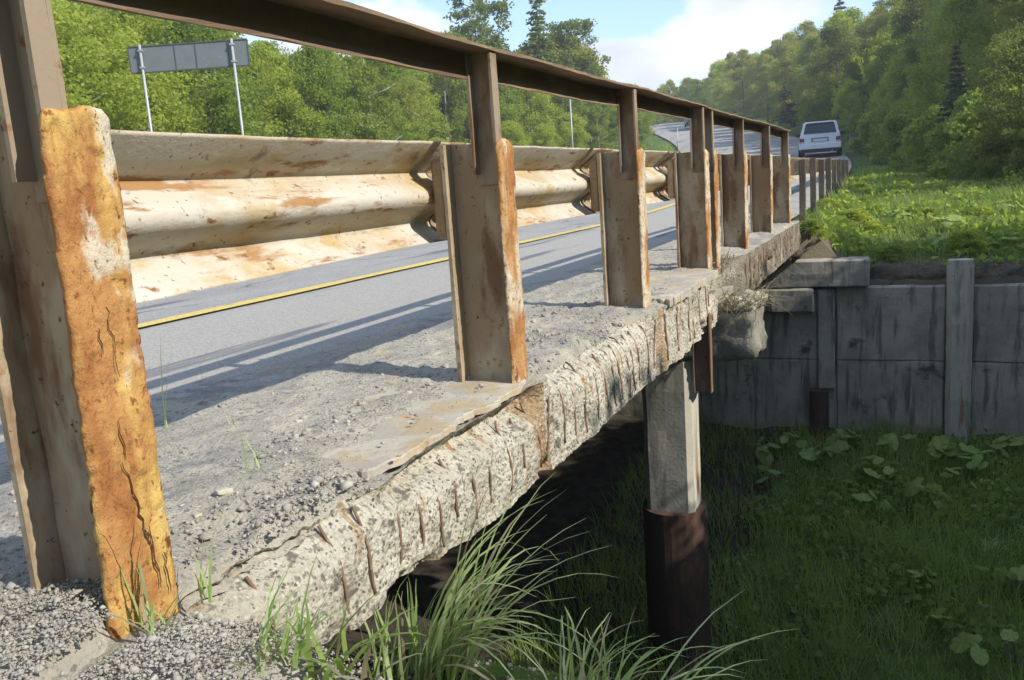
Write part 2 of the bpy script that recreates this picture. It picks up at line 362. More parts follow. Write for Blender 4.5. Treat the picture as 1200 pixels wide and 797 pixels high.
M['galv'] = layered('galvanised_pole', (.42, .43, .42), [(5, (1, 1, .3), .5, .66, (.31, .315, .31))], .5, [(40, .2, .002)], .4, .3)

# ------------------------------------------------------------------ mesh helpers
def mesh(name, V, F, mat, smooth=False, tint=None):
    me = bpy.data.meshes.new(name)
    V = np.asarray(V, np.float32)
    if isinstance(F, np.ndarray):
        n, k = F.shape
        me.vertices.add(len(V)); me.vertices.foreach_set('co', V.ravel())
        me.loops.add(n*k); me.loops.foreach_set('vertex_index', F.astype(np.int32).ravel())
        me.polygons.add(n); me.polygons.foreach_set('loop_start', np.arange(0, n*k, k, dtype=np.int32))
        me.update(calc_edges=True)
    else:
        me.from_pydata(V.tolist(), [], F)
    me.validate()
    if smooth: me.polygons.foreach_set('use_smooth', np.ones(len(me.polygons), bool))
    if tint is not None:
        a = me.attributes.new('tint', 'FLOAT', 'POINT'); a.data.foreach_set('value', np.asarray(tint, np.float32))
    me.materials.append(M[mat] if isinstance(mat, str) else mat)
    return me
def obj(name, me, parent=None, loc=(0, 0, 0)):
    o = bpy.data.objects.new(name, me); C.objects.link(o); o.location = loc
    if parent is not None: o.parent = parent
    return o
def thing(name, loc=(0, 0, 0), rotz=0.0):
    o = bpy.data.objects.new(name, None); o.empty_display_size = .1; C.objects.link(o); o.location = loc; o.rotation_euler = (0, 0, rotz); return o
def tag(o, label=None, cat=None, group=None, kind=None):
    if label: o['label'] = label
    if cat: o['category'] = cat
    if group: o['group'] = group
    if kind: o['kind'] = kind
    return o
def copy_tree(o, parent=None):
    c = o.copy(); C.objects.link(c)
    if parent is not None: c.parent = parent
    for ch in list(o.children): copy_tree(ch, c)
    return c

class MB:
    """collects simple solids into one mesh"""
    def __init__(s): s.V = []; s.F = []
    def add(s, V, F):
        n = len(s.V); s.V += [tuple(map(float, v)) for v in V]; s.F += [tuple(i+n for i in f) for f in F]; return s
    def box(s, a, b, jit=0.0):
        (x0, y0, z0), (x1, y1, z1) = a, b
        V = [(x0, y0, z0), (x1, y0, z0), (x1, y1, z0), (x0, y1, z0), (x0, y0, z1), (x1, y0, z1), (x1, y1, z1), (x0, y1, z1)]
        if jit: V = [tuple(c + rnd.uniform(-jit, jit) for c in v) for v in V]
        return s.add(V, [(0, 3, 2, 1), (4, 5, 6, 7), (0, 1, 5, 4), (1, 2, 6, 5), (2, 3, 7, 6), (3, 0, 4, 7)])
    def hexa(s, V8):
        return s.add(V8, [(0, 3, 2, 1), (4, 5, 6, 7), (0, 1, 5, 4), (1, 2, 6, 5), (2, 3, 7, 6), (3, 0, 4, 7)])
    def tube(s, pts, radii, n=8, cap=True):
        pts = [Vector(p) for p in pts]
        if isinstance(radii, (int, float)): radii = [radii]*len(pts)
        V = []; F = []
        ref = Vector((.31, .87, .11)).normalized()
        for i, p in enumerate(pts):
            d = (pts[min(i+1, len(pts)-1)] - pts[max(i-1, 0)]).normalized()
            a = d.cross(ref)
            if a.length < .05: a = d.cross(Vector((1, 0, 0)))
            a.normalize(); b = d.cross(a)
            for k in range(n):
                t = 2*math.pi*k/n
                V.append(p + (a*math.cos(t) + b*math.sin(t))*radii[i])
        for i in range(len(pts)-1):
            for k in range(n):
                F.append((i*n+k, i*n+(k+1) % n, (i+1)*n+(k+1) % n, (i+1)*n+k))
        if cap: F.append(tuple(range(n-1, -1, -1))); F.append(tuple((len(pts)-1)*n+k for k in range(n)))
        return s.add(V, F)
    def rough(s, cuts, amp, scale, bevel=0.0, seed=0.0):
        bm = bmesh.new(); vs_ = [bm.verts.new(v) for v in s.V]
        for f in s.F:
            try: bm.faces.new([vs_[i] for i in f])
            except ValueError: pass
        bmesh.ops.recalc_face_normals(bm, faces=bm.faces)
        if bevel: bmesh.ops.bevel(bm, geom=bm.edges[:], offset=bevel, segments=1, affect='EDGES')
        for _ in range(12):
            es = [e for e in bm.edges if e.calc_length() > cuts]
            if not es: break
            bmesh.ops.subdivide_edges(bm, edges=es, cuts=1, use_grid_fill=True)
            if len(bm.verts) > 60000: break
        bm.normal_update()
        co = np.array([v.co for v in bm.verts]); no = np.array([v.normal for v in bm.verts])
        d = fbm(co[:, 0]*scale+seed, co[:, 1]*scale, co[:, 2]*scale, 4, .6)*amp
        co = co + no*d[:, None]
        for v, c in zip(bm.verts, co): v.co = c
        bmesh.ops.triangulate(bm, faces=[f for f in bm.faces if len(f.verts) > 4])
        s.V = [tuple(v.co) for v in bm.verts]
        bm.verts.index_update(); s.F = [tuple(v.index for v in f.verts) for f in bm.faces]; bm.free(); return s
    def bevel(s, off, seg=2, merge=False):
        bm = bmesh.new(); vs_ = [bm.verts.new(v) for v in s.V]
        for f in s.F: bm.faces.new([vs_[i] for i in f])
        bmesh.ops.recalc_face_normals(bm, faces=bm.faces)
        bmesh.ops.bevel(bm, geom=bm.edges[:], offset=off, segments=seg, affect='EDGES', profile=.6)
        s.V = [tuple(v.co) for v in bm.verts]; bm.verts.index_update(); s.F = [tuple(v.index for v in f.verts) for f in bm.faces]; bm.free(); return s
    def build(s, name, mat, parent=None, smooth=False, rel=None):
        V = np.array(s.V)
        if rel is not None: V = V - np.array(rel)
        tint = None
        return obj(name, mesh(name, V, s.F, mat, smooth, tint), parent)

def grid(xs_shape, Vfun):
    pass
def grid_faces(n, m):
    i = np.arange(n-1)[:, None]*m + np.arange(m-1)[None, :]
    return np.stack([i, i+m, i+m+1, i+1], -1).reshape(-1, 4)

# ------------------------------------------------------------------ terrain and roads (the setting)
def rz(y):
    t = np.clip(np.asarray(y, float) - 10.0, 0, 88); return .016*t*sstep(0, 8, t) + .00065*t*t
def road_R(y):
    t = np.maximum(0, np.asarray(y, float)-22); return -1.12 - .0032*t*t
def road_L(y):
    t = np.maximum(0, np.asarray(y, float)-10); return -6.25 - .0026*t*t - 1.0*sstep(10, 40, t)
XE = np.array([(-60, 9), (0, 8), (8, 6.5), (12, 4.4), (15, 3.2), (18, 2.3), (24, 1.3), (30, .75), (48, -1.0), (80, -9.5), (130, -34), (200, -85), (400, -240)], float)
def forest_edge(y): return np.interp(y, XE[:, 0], XE[:, 1])
def T(x, y):
    x = np.asarray(x, float); y = np.asarray(y, float)
    n1 = fbm(x*.7, y*.7, 0, 4); n2 = fbm(x*3.1+5, y*3.1, 0, 3)
    # gully and near embankment
    d = np.maximum(np.interp(y, [-99, .90, 1.02, 1.12, 1.72, 2.0, 20], [0, 0, .22, .40, .51, .78, 24]) + .05*n1*sstep(1, 1.2, y), (x-np.interp(y, [.88, 1.15], [-.80, -.38]))*1.2)
    d = np.where(x < -6.9, np.maximum(d, (-6.9-x)*.9), d)
    d = np.maximum(d, 0)
    near = -.02 - d + n2*.02
    near = np.maximum(near, -1.0 - .35*np.maximum(y, 0) + n1*.05)
    floor = -2.9 + .09*np.maximum(0, y-5.2) + n1*.12 + n2*.05
    floor = floor + .6*np.maximum(0, x-3.3) + .18*np.maximum(0, -x-9)*(x > -30) + .18*21*(x <= -30)
    g = np.maximum(near, floor)
    g = np.minimum(g, np.where(x > 3, 30, np.where(y < 1, .05, 3)))
    # far side
    R_ = road_R(y); L_ = road_L(y)
    e = np.maximum(0, x - R_); el = np.maximum(0, L_ - x)
    bank = .66*np.exp(-np.maximum(0, y-10.4)/3.2)
    far = rz(y) - .07 - bank*sstep(.05, .9, e) + (n1*.10 + n2*.045)*sstep(.2, 1.2, np.maximum(e, el))
    far = far - .45*sstep(.3, 3, el) + .05*np.clip(el-9, 0, 30)
    h = np.maximum(0, x - forest_edge(y))
    far = far + 15*(1-np.exp(-h*.45/15))*sstep(200, 150, y)*(1-.62*sstep(40, 85, y)) + n1*.3*sstep(0, 3, h)
    return np.where(y > 10.42, far, g)

def axis(parts):
    out = []
    for a, b, s in parts: out.append(np.arange(a, b, s))
    return np.unique(np.round(np.concatenate(out), 4))
gx = axis([(-600, -60, 30), (-60, -12, 1.5), (-12, -2, .4), (-2, 3, .055), (3, 12, .4), (12, 80, 2), (80, 601, 26)])
gy = axis([(-400, -20, 20), (-20, -1, 1), (-1, .4, .12), (.4, 2.6, .04), (2.6, 10.40, .13), (10.401, 10.43, .024), (10.45, 20, .13), (20, 60, .7), (60, 160, 3), (160, 900, 25)])
GX, GY = np.meshgrid(gx, gy, indexing='ij')
gz = T(GX, GY)
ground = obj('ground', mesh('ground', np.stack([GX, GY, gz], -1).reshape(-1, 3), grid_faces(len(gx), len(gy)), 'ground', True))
tag(ground, kind='structure')
bpy.context.view_layer.update()
def tz(x, y): return float(T(np.array([x]), np.array([y]))[0])

# road sheet
ry = axis([(-120, 0, 6), (0, 24, .5), (24, 160, 2)])
rows = []
for y in ry:
    L_, R_ = float(road_L(y)), float(road_R(y))
    if y < 10.2: R_ = -1.55
    xs = np.linspace(L_, R_, 9)
    rows.append([(x, y, float(rz(y)) + (.004 if y < 10.2 else .008) + .02*(1-abs((x-(L_+R_)/2)/((R_-L_)/2)))*0) for x in xs])
road = obj('road', mesh('road', np.array(rows).reshape(-1, 3), grid_faces(len(ry), 9), 'asphalt', True)); tag(road, kind='structure')
def centre_line(y):
    t = max(0, y-22); return -3.66 - .0030*t*t
ly = axis([(-60, 0, 3), (0, 30, .5), (30, 48, 2)])
lv = []
for y in ly:
    c = centre_line(y); w = .070 + .006*math.sin(y*3.1)
    lv += [(c-w, y, float(rz(y))+.017), (c+w, y, float(rz(y))+.017)]
obj('centre_line', mesh('centre_line', lv, [(2*i, 2*i+1, 2*i+3, 2*i+2) for i in range(len(ly)-1)], 'yellow'), road)

# ------------------------------------------------------------------ bridge
P1Y, P1W = .955, .116
X0 = -1.053          # outer face of the posts
Y0 = 0.943; SP = 1.5 # far edge of first post's outer flange, spacing
BR = (-3.6, 5.0, 0.0)
bridge = tag(thing('bridge', BR), 'weathered concrete road bridge with crumbling edge and exposed rusty rebar', 'bridge')
def brel(V): return np.asarray(V, float) - np.array(BR)

# fascia and slab body: section swept in y
fy = [.80]
while fy[-1] < 10.25: fy.append(fy[-1] + max(.0085, .0048*fy[-1]))
fy = np.array(fy)
prof_n = 30
sec = []
def edge_x(y):       # plan outline of the broken edge
    y = np.asarray(y)
    e = -1.0 + .018*fbm(y*2.1, 3.3, 0, 4)
    e = e - .05*sstep(1.25, .95, y)*0
    e = e - .16*sstep(5.25, 5.6, y)*sstep(6.4, 6.0, y)      # bite at the joint
    return e
def recess(y): return sstep(1.42, 1.6, y)*sstep(2.42, 2.3, y) + .5*sstep(.8, .9, y)*sstep(1.4, 1.3, y)
t = np.linspace(0, 1, prof_n)
YY, TT = np.meshgrid(fy, t, indexing='ij')
SD = .256 + .048*sstep(1.35, 2.2, YY)
zz = -.002 - TT*SD
ex = edge_x(YY)
rough_amt = .010 + .006*vnoise(YY*1.3, 5.0)
xx = ex + fbm(YY*9, zz*9, 1.0, 5, .6)*rough_amt*1.3
rp = sstep(2.45, 2.7, YY)*sstep(3.8, 3.5, YY)                     # rounded worn arris between second and third post
xx = xx - rp*.075*np.exp(-((TT-0)/.20)**2)
zz = zz - rp*.035*np.exp(-(TT/.12)**2)
rp2 = sstep(1.55, 1.25, YY)
xx = xx - rp2*(.045+.04*fbm(YY*9, 2.0, 3, 3))*np.exp(-(TT/.22)**2)
zz = zz - rp2*.028*np.exp(-(TT/.10)**2) + rp2*.010*fbm(YY*30, xx*30, 3.0, 3)*np.exp(-(TT/.2)**2)
rc = recess(YY)
xx = xx - rc*.075*np.exp(-((TT-.16)/.12)**2)*(.6+.8*vnoise(YY*7, 2))  # void under the tan topping
xx = xx + .007*fbm(YY*38, zz*38, 3.0, 3, .7)
pk = fbm(YY*5+9, zz*7, 4.0, 3)
xx = xx - .035*sstep(.30, .55, pk)                                  # spalled pockets
nb = fbm(YY*3.0, 9.1, 0, 4)*.010
zz = zz + (TT**3)*(nb + .01*fbm(YY*14, 2.2, 0, 3))
fasV = np.stack([xx, YY, zz], -1).reshape(-1, 3)
fF = grid_faces(len(fy), prof_n)
slab = obj('deck_slab', mesh('deck_slab', brel(fasV), fF, 'fascia', True), bridge)
# soffit and girders
mb = MB()
mb.box((-6.9, 1.15, -.250), (-1.06, 10.28, -.20))
mb.build('deck_soffit', 'wall', bridge, rel=BR)
for gxp in (-2.0, -3.2, -4.4, -5.6):
    MB().box((gxp-.12, 1.15, -.50), (gxp+.12, 10.22, -.2355)).bevel(.015, 1).build('girder', 'wall', bridge, rel=BR)
# deck surface height field
def deck_h(x, y):
    inward = (-1.0 - x)
    h = .010*fbm(x*2.5, y*2.5, 0, 3) + .014*fbm(x*9, y*9, 2, 4, .6) + .013*np.maximum(0, fbm(x*24, y*24, 5, 4, .6)) - .010*sstep(.25, .6, fbm(x*7+4, y*7, 8, 3))
    h = h + .028*np.exp(-((inward-.12)/.16)**2)*(.5+fbm(x*4, y*4, 8, 3))*sstep(9.9, 9, y)
    h = h*(.25+.75*sstep(1.35, .7, inward)) + .004*fbm(x*20, y*20, 1, 2)
    h = h + .012*sstep(.05, .3, inward) - .032*sstep(.75, 1.65, inward) + .012*fbm(x*1.1, y*.5, 6, 3)*sstep(.3, .9, inward)
    h = h - .045*sstep(1.44, 1.62, y)*sstep(2.45, 2.3, y)*sstep(.28, .1, inward)   # sunk below the topping
    h = h + .010*sstep(.98, .5, y)*np.exp(-((x+.98)/.25)**2)
    return h
dy = [.30]
while dy[-1] < 10.3: dy.append(dy[-1] + max(.011, .0062*dy[-1]))
dy = np.array(dy)
dx = np.concatenate([np.linspace(0, 1.0, 90), np.linspace(1.02, 1.9, 40)])
DY, DX = np.meshgrid(dy, dx, indexing='ij')
exx = np.where(DY > .80, np.interp(DY, fy, xx[:, 0]), np.interp(.80, fy, xx[:, 0]))
rpd = sstep(2.45, 2.7, DY)*sstep(3.8, 3.5, DY) + sstep(1.55, 1.25, DY)
dxw = exx + .004 - DX
dz = deck_h(dxw, DY)
edge_f = sstep(0, .05, DX)
ezz = np.interp(DY, fy, zz[:, 0])
dz = ezz*(1-edge_f) + dz*edge_f - rpd*.02*np.exp(-(DX/.1)**2)
surf = obj('deck_surface', mesh('deck_surface', brel(np.stack([dxw, DY, dz], -1).reshape(-1, 3)), grid_faces(len(dy), len(dx))[:, ::-1].copy(), 'deck', True), bridge)
def surf_z(x, y):
    return float(deck_h(np.array([x]), np.array([y]))[0])

# tan topping slabs with broken outlines
def topping(pts, z0, th, seed):
    pts = [Vector((a, b, 0)) for a, b in pts]; ring = []
    for i, p in enumerate(pts):
        q = pts[(i+1) % len(pts)]; n = max(2, int((q-p).length/.012))
        for k in range(n):
            u = p.lerp(q, k/n); w = fbm(np.array([u.x*13+seed]), np.array([u.y*13]), 0, 5, .65)[0]*.06
            c = Vector((sum(a.x for a in pts)/len(pts), sum(a.y for a in pts)/len(pts), 0))
            ring.append(u + (u-c).normalized()*w)
    n = len(ring); c = sum(ring, Vector())/n
    V = []; rad = [1.0, .985, .8, .6, .4, .2]
    lev = [(1.0, -th), (.998, -.004), (.985, 0), (.8, 0), (.6, 0), (.4, 0), (.2, 0)]
    for s_, dz_ in lev:
        for p in ring:
            u = c + (p-c)*s_
            V.append((u.x, u.y, z0+dz_ + (.006*fbm(np.array([u.x*6]), np.array([u.y*6]), seed, 3)[0] if dz_ > -.01 else 0)))
    F = []
    for r in range(len(lev)-1):
        for k in range(n): F.append((r*n+k, r*n+(k+1) % n, (r+1)*n+(k+1) % n, (r+1)*n+k))
    F.append(tuple((len(lev)-1)*n+k for k in range(n)))
    F.append(tuple(range(n-1, -1, -1)))
    mb = MB(); mb.V = V; mb.F = F
    return mb.build('topping_slab', 'screed', bridge, rel=BR)
topping([(-1.055, 1.50), (-1.03, 1.75), (-1.045, 2.0), (-1.02, 2.32), (-1.12, 2.50), (-1.40, 2.46), (-1.46, 2.1), (-1.36, 1.74), (-1.16, 1.47)], .009, .020, 1)
topping([(-.975, 3.97), (-.965, 4.5), (-.975, 5.22), (-1.12, 5.30), (-1.42, 5.1), (-1.40, 4.3), (-1.2, 4.02)], .026, .040, 5)

# stirrups showing in the spalled edge
SMX = np.stack([np.convolve(np.pad(r_, 5, 'edge'), np.ones(11)/11, 'valid') for r_ in xx])
def face_x(y, z):
    f = min(prof_n-1.001, max(0, -z/(.256+.048*float(sstep(1.35, 2.2, y)))*(prof_n-1))); k = int(f)
    return float(np.interp(y, fy, SMX[:, k]))*(1-f+k) + float(np.interp(y, fy, SMX[:, k+1]))*(f-k)
def rebar(y, z0, z1, bent, r=.0055, lean=0.0):
    pts = []
    n = 9; out = rnd.uniform(-.0002, .0022) + (.0018 if y < 2.3 else .0008)
    if bent:
        xt = face_x(y, z0); pts += [(xt-rnd.uniform(.02, .05), y-rnd.uniform(-.01, .015), z0+.014), (xt-.006, y-.003, z0+.010)]
    for k in range(n+1):
        z = z0 + (z1-z0)*k/n
        pts.append((face_x(y, z)+out + rnd.uniform(-.0008, .0008), y + lean*(z-z0) + rnd.uniform(-.0012, .0012), z))
    MB().tube(pts, r*rnd.uniform(.85, 1.15), 6).build('rebar', 'rebar', slab, True, rel=BR)
for y, z0, z1 in [(1.10, -.05, -.2), (1.305, -.035, -.215), (1.40, -.03, -.17), (1.53, -.09, -.18), (1.62, -.07, -.2), (1.70, -.10, -.2), (1.80, -.06, -.16),
                  (1.90, -.09, -.2), (2.0, -.10, -.19), (2.12, -.05, -.2), (2.22, -.07, -.17), (2.33, -.05, -.21)]:
    rebar(y, z0, z1-.05, False, .0034, rnd.uniform(-.08, .08))
y = 2.45
while y < 3.75:
    rebar(y, rnd.uniform(-.07, -.04), -.285+rnd.uniform(-.01, .04), rnd.random() < .5, .0040, rnd.uniform(-.05, .05)); y += rnd.uniform(.08, .13)
while y < 9.6:
    if not 5.2 < y < 6.3: rebar(y, -.04, -.26+rnd.uniform(-.03, .03), rnd.random() < .25, .0055)
    y += rnd.uniform(.13, .26)

# pier, casing and crosshead under the joint
PYC = 5.62
cr_ = MB().box((-6.4, 5.46, -.60), (-.80, 5.86, -.27)).rough(.05, .06, 6, .03, 2.0).build('crosshead', 'crosshead_concrete', bridge, True, rel=BR)
def oct_prism(cx, cy, w, h, z0, z1, ch):
    q = [(-w+ch, -h), (w-ch, -h), (w, -h+ch), (w, h-ch), (w-ch, h), (-w+ch, h), (-w, h-ch), (-w, -h+ch)]
    V = [(cx+a, cy+b, z0) for a, b in q] + [(cx+a, cy+b, z1) for a, b in q]
    F = [tuple(range(7, -1, -1)), tuple(range(8, 16))] + [(i, (i+1) % 8, 8+(i+1) % 8, 8+i) for i in range(8)]
    return V, F
for px_ in (-1.40, -5.9):
    mb = MB(); mb.add(*oct_prism(px_, PYC, .165, .15, -1.70, -.605, .035)); mb.rough(.08, .008, 5, 0, px_)
    pr = mb.build('pier', 'pier', bridge, False, rel=BR)
    mb = MB(); mb.tube([(px_, PYC, -3.3), (px_, PYC, -1.70), (px_, PYC, -1.655)], [.222, .222, .222], 28)
    mb.build('pile_casing', 'casing', pr, False, rel=BR)
# broken lump of concrete with hanging roots at the joint
lump = MB().box((-1.0, 5.46, -.29), (-.79, 5.80, -.19)).rough(.035, .05, 9, .03, 8.0).build('broken_concrete_lump', 'fascia', bridge, True, rel=BR)
mb = MB(); mb.box((-1.075, 4.945, -.665), (-.985, 4.955, -.20)); mb.box((-1.083, 4.90, -.665), (-1.076, 4.955, -.20)); mb.box((-.984, 4.90, -.665), (-.977, 4.955, -.20))
hc_ = mb.rough(.05, .004, 9, 0, 3).build('hanging_channel', 'rust_brown', bridge, False, rel=BR); hc_['label'] = 'rusty steel channel hanging below the deck edge'
# far edge kerb of the deck
MB().box((-6.9, 1.1, -.19), (-6.35, 10.28, .22)).bevel(.02, 1).build('far_kerb', 'pier', bridge, rel=BR)
MB().box((-6.345, 1.15, -.19), (-2.3, 10.28, -.035)).build('deck_core', 'wall', bridge, rel=BR)

# ------------------------------------------------------------------ railing: posts and top rail
RL = (X0, 5.0, 0.0)
railing = tag(thing('bridge_railing', RL), 'rusty steel bridge railing with I-beam posts and one top rail along the crumbling edge', 'railing')
def ibeam_post(yf, fw=.11, h=.741, z0=-.02, dbl=False, outer_z0=None):
    yc = yf - fw/2
    mb = MB()
    mb.box((X0-.182, yc-.006, z0), (X0-.0125, yc+.006, h-.006))                     # web
    w = mb.rough(.05, .004, 9, .0, yf)
    post = w.build('post', 'steel', railing, False, rel=RL)
    # outer flange, corroded sheet with its own rust
    oz = z0 if outer_z0 is None else outer_z0
    near = yf < 1.2
    ny, nz = (26, 150) if near else (10, 60)
    vv, tt_ = np.linspace(0, 1, ny), np.linspace(0, 1, nz)
    A, B = np.meshgrid(vv, tt_, indexing='ij')
    wob = fbm(B*9+yf, 1.0+3*(A > .5), 0, 4)*.004 + fbm(B*45+yf, 2.0+3*(A > .5), 0, 3)*.003
    wfac = 1.0 + (.16*(1-B) if near else 0)
    Y = yf - fw*wfac + A*fw*wfac + wob*np.where(A < .5, 1, 1)
    top = h - .012*np.abs(A-.5)**2*4 + .008*fbm(A*4+yf, 2.0, 0, 3)
    top = top - .010*sstep(.06, 0, A)**2 - .012*sstep(.94, 1, A)**2
    Z = oz + B*(top-oz)
    if near: Z = Z - (1-B)*.03*(fbm(A*5, .3, 0, 3)+.2)
    X = X0 + (fbm(Y*22, Z*14, yf, 5, .6)*.006 + fbm(Y*60, Z*40, yf, 3, .6)*.003 + .003*np.round(2*fbm(Y*16, Z*9, yf+3, 3)))
    edge_d = np.minimum(np.minimum(A, 1-A)*fw, (1-B)*h)
    X = X - .006*np.exp(-(edge_d/.004)**2)
    front = np.stack([X, Y, Z], -1); back = np.stack([np.full_like(X, X0-.0125), Y, Z], -1)
    V = np.concatenate([front.reshape(-1, 3), back.reshape(-1, 3)]); n = ny*nz
    F = grid_faces(ny, nz); Fb = F[:, ::-1] + n
    ring = [i*nz for i in range(ny)] + [(ny-1)*nz+j for j in range(1, nz)] + [i*nz+nz-1 for i in range(ny-2, -1, -1)] + [j for j in range(nz-2, 0, -1)]
    side = np.array([(ring[k], ring[k-1], ring[k-1]+n, ring[k]+n) for k in range(len(ring))])
    fl = obj('outer_flange', mesh('outer_flange', V - np.array(RL), np.concatenate([F, Fb, side]), 'rust' if near else 'rust_far', True), post)
    if near or outer_z0 is not None: fl['label'] = 'rust orange flaking outer flange' if near else 'outer flange running down below the deck edge'
    mb = MB(); mb.box((X0-.196, yf-fw, z0), (X0-.183, yf, h-.004)); mb.rough(.06, .004, 10, 0, yf+4)
    mb.build('inner_flange', 'steel', post, False, rel=RL)
    # upper channel carrying the rail
    if not dbl:
        zt = .990; zb = h-.10
        mb = MB()
        y1 = yc-.0065
        mb.box((X0-.093, y1-.008, zb-.03), (X0-.012, y1, zt))
        mb.box((X0-.093, y1-.042, zb), (X0-.085, y1-.0085, zt))
        mb.box((X0-.020, y1-.042, zb+.02), (X0-.012, y1-.0085, zt))
        mb.rough(.08, .003, 9, 0, yf+2)
        mb.build('upper_channel', 'steel_grey', post, False, rel=RL)
    return post
p1 = ibeam_post(P1Y, P1W, .755, -.03); p1['label'] = 'nearest post, thick with orange rust scale'
for i in range(1, 7):
    fy_ = Y0 + SP*i - (.013 if i else 0)
    ibeam_post(fy_, .112, .741 - (.012 if i in (2,) else 0), -.03, False, None)
ibeam_post(Y0 + SP*3 + .27, .10, .735, -.03)
# cracks in the nearest post's flange
def crack(pts, w):
    V = []
    for i, (yy, zz_) in enumerate(pts):
        ww = w*(.35+.65*math.sin(math.pi*(i+.5)/len(pts)))
        xo = X0 + float((fbm(np.array([yy*22]), np.array([zz_*14]), Y0, 5, .6)*.006)[0]) + .0025
        V += [(xo-RL[0], yy-ww-RL[1], zz_), (xo-RL[0]+.0004, yy+ww-RL[1], zz_+.001), (xo-.006-RL[0], yy-RL[1], zz_)]
    F = []
    for i in range(len(pts)-1):
        a = 3*i
        F += [(a, a+1, a+4, a+3)]
    obj('crack', mesh('crack', V, F, 'crack'), p1)
def crack_path(y0, z0, y1, z1, n=12, j=.004):
    return [(y0+(y1-y0)*k/n + rnd.uniform(-j, j), z0+(z1-z0)*k/n + rnd.uniform(-j, j)) for k in range(n+1)]
crack(crack_path(.880, .235, .912, .06, 14), .0013)
crack(crack_path(.895, .16, .915, .05, 9), .0010)
crack(crack_path(.893, .47, .899, .36, 9, .003), .0007)
crack(crack_path(.880, .30, .886, .24, 6, .003), .0009)
crack(crack_path(.908, .12, .912, .02, 8, .003), .0014)
crack(crack_path(.872, .44, .876, .40, 5, .003), .0009)
crack(crack_path(.930, .07, .930, .0, 6, .003), .0014)
# top rail: angle section, open below
def top_rail(y0, y1, name='top_rail', dz_=0.0):
    n = max(8, int((y1-y0)/.06)); ys = np.linspace(y0, y1, n)
    prof = [(-.005, 0), (-.103, 0), (-.103, -.078), (-.088, -.080), (-.088, -.074), (-.096, -.070), (-.096, -.008), (-.005, -.009)]
    k = len(prof); V = []
    for yy in ys:
        sag = .004*math.sin(yy*1.7) + .0022*math.sin(yy*5.1)
        for j, (a, b) in enumerate(prof):
            w = fbm(np.array([yy*8+j*3]), np.array([j*1.7]), 0, 3)[0]*.0035
            V.append((a + w - 0 + (X0-RL[0]) , yy-RL[1], 1.001 + b + sag + dz_ + w*.8))
    F = [(i*k+j, i*k+(j+1) % k, (i+1)*k+(j+1) % k, (i+1)*k+j) for i in range(n-1) for j in range(k)]
    F += [tuple(range(k-1, -1, -1)), tuple((n-1)*k+j for j in range(k))]
    return obj(name, mesh(name, V, F, 'rail'), railing)
top_rail(-1.6, 5.45); top_rail(5.47, 10.05)

# ------------------------------------------------------------------ crash barrier (W beam) on the road side of the posts
WP = [(-1.283, .750), (-1.289, .742), (-1.335, .700), (-1.368, .678), (-1.384, .664), (-1.381, .657), (-1.372, .648), (-1.318, .616), (-1.305, .604), (-1.300, .588),
      (-1.305, .572), (-1.318, .560), (-1.372, .528), (-1.381, .519), (-1.384, .508), (-1.380, .496), (-1.368, .484), (-1.322, .452), (-1.315, .447)]
BL = (-1.35, 4.0, 0.0)
barrier = tag(thing('crash_barrier', BL), 'cream and rust streaked corrugated steel crash barrier behind the railing posts', 'crash barrier')
def beam_mesh(y0, y1, off=0.0, wob=.007, mat='beam', step=.06, th=.004, base=BL, prof=WP, dz_=None):
    ys = np.linspace(y0, y1, max(3, int((y1-y0)/step)+1)); k = len(prof); V = []
    for yy in ys:
        for j, (a, b) in enumerate(prof):
            w = fbm(np.array([yy*2.2]), np.array([b*6]), 0, 4, .6)[0]*wob
            z_ = 0 if dz_ is None else dz_(yy)
            V.append((a+off+w-base[0], yy-base[1], b+w*.6+z_-base[2]-(.016*max(0, 2.2-yy) if b < .47 and base is BL else 0)))
    n = len(ys)
    V2 = [(x-th, y_, z) for x, y_, z in V]
    N = len(V)
    F = [(i*k+j, (i+1)*k+j, (i+1)*k+j+1, i*k+j+1) for i in range(n-1) for j in range(k-1)]
    F += [tuple(N+q for q in reversed(f)) for f in F]
    F += [(j, j+1, N+j+1, N+j) for j in range(k-1)] + [((n-1)*k+j+1, (n-1)*k+j, N+(n-1)*k+j, N+(n-1)*k+j+1) for j in range(k-1)]
    F += [((i+1)*k, i*k, N+i*k, N+(i+1)*k) for i in range(n-1)] + [(i*k+k-1, (i+1)*k+k-1, N+(i+1)*k+k-1, N+i*k+k-1) for i in range(n-1)]
    return mesh('beam', V+V2, F, mat, True)
posts_y = [Y0 + SP*i - .06 for i in range(7)]
segs = [(-1.6, 2.56, 0), (2.50, 5.56, -.0055), (5.50, 8.56, 0), (8.50, 10.9, -.0055)]
for a, b, off in segs: obj('beam', beam_mesh(a, b, off), barrier)
for i, yy in enumerate(posts_y + [posts_y[3]+.27]):
    mb = MB()
    mb.box((-1.300, yy-.045, .46), (X0-.197, yy+.035, .70)); mb.bevel(.012, 1)
    br = mb.build('spacer_bracket', 'steel', barrier, rel=BL)
    # splice plate following the profile
    sp_ = beam_mesh(yy+.075, yy+.175, .0065, .004, 'steel', .05, .003)
    sp_.name = 'splice_plate'; obj('splice_plate', sp_, barrier)
    for dy_, z_ in ((.09, .588), (.15, .588), (.11, .70), (.11, .47)):
        x_ = -1.289 if abs(z_-.588) < .01 else (-1.352)
        mb = MB(); mb.tube([(x_-.012, yy+dy_, z_), (x_+.010, yy+dy_, z_), (x_+.014, yy+dy_, z_)], [.013, .013, .008], 6)
        mb.build('bolt', 'galv' if (i == 1 and dy_ == .09) else 'steel_grey', br, rel=BL)
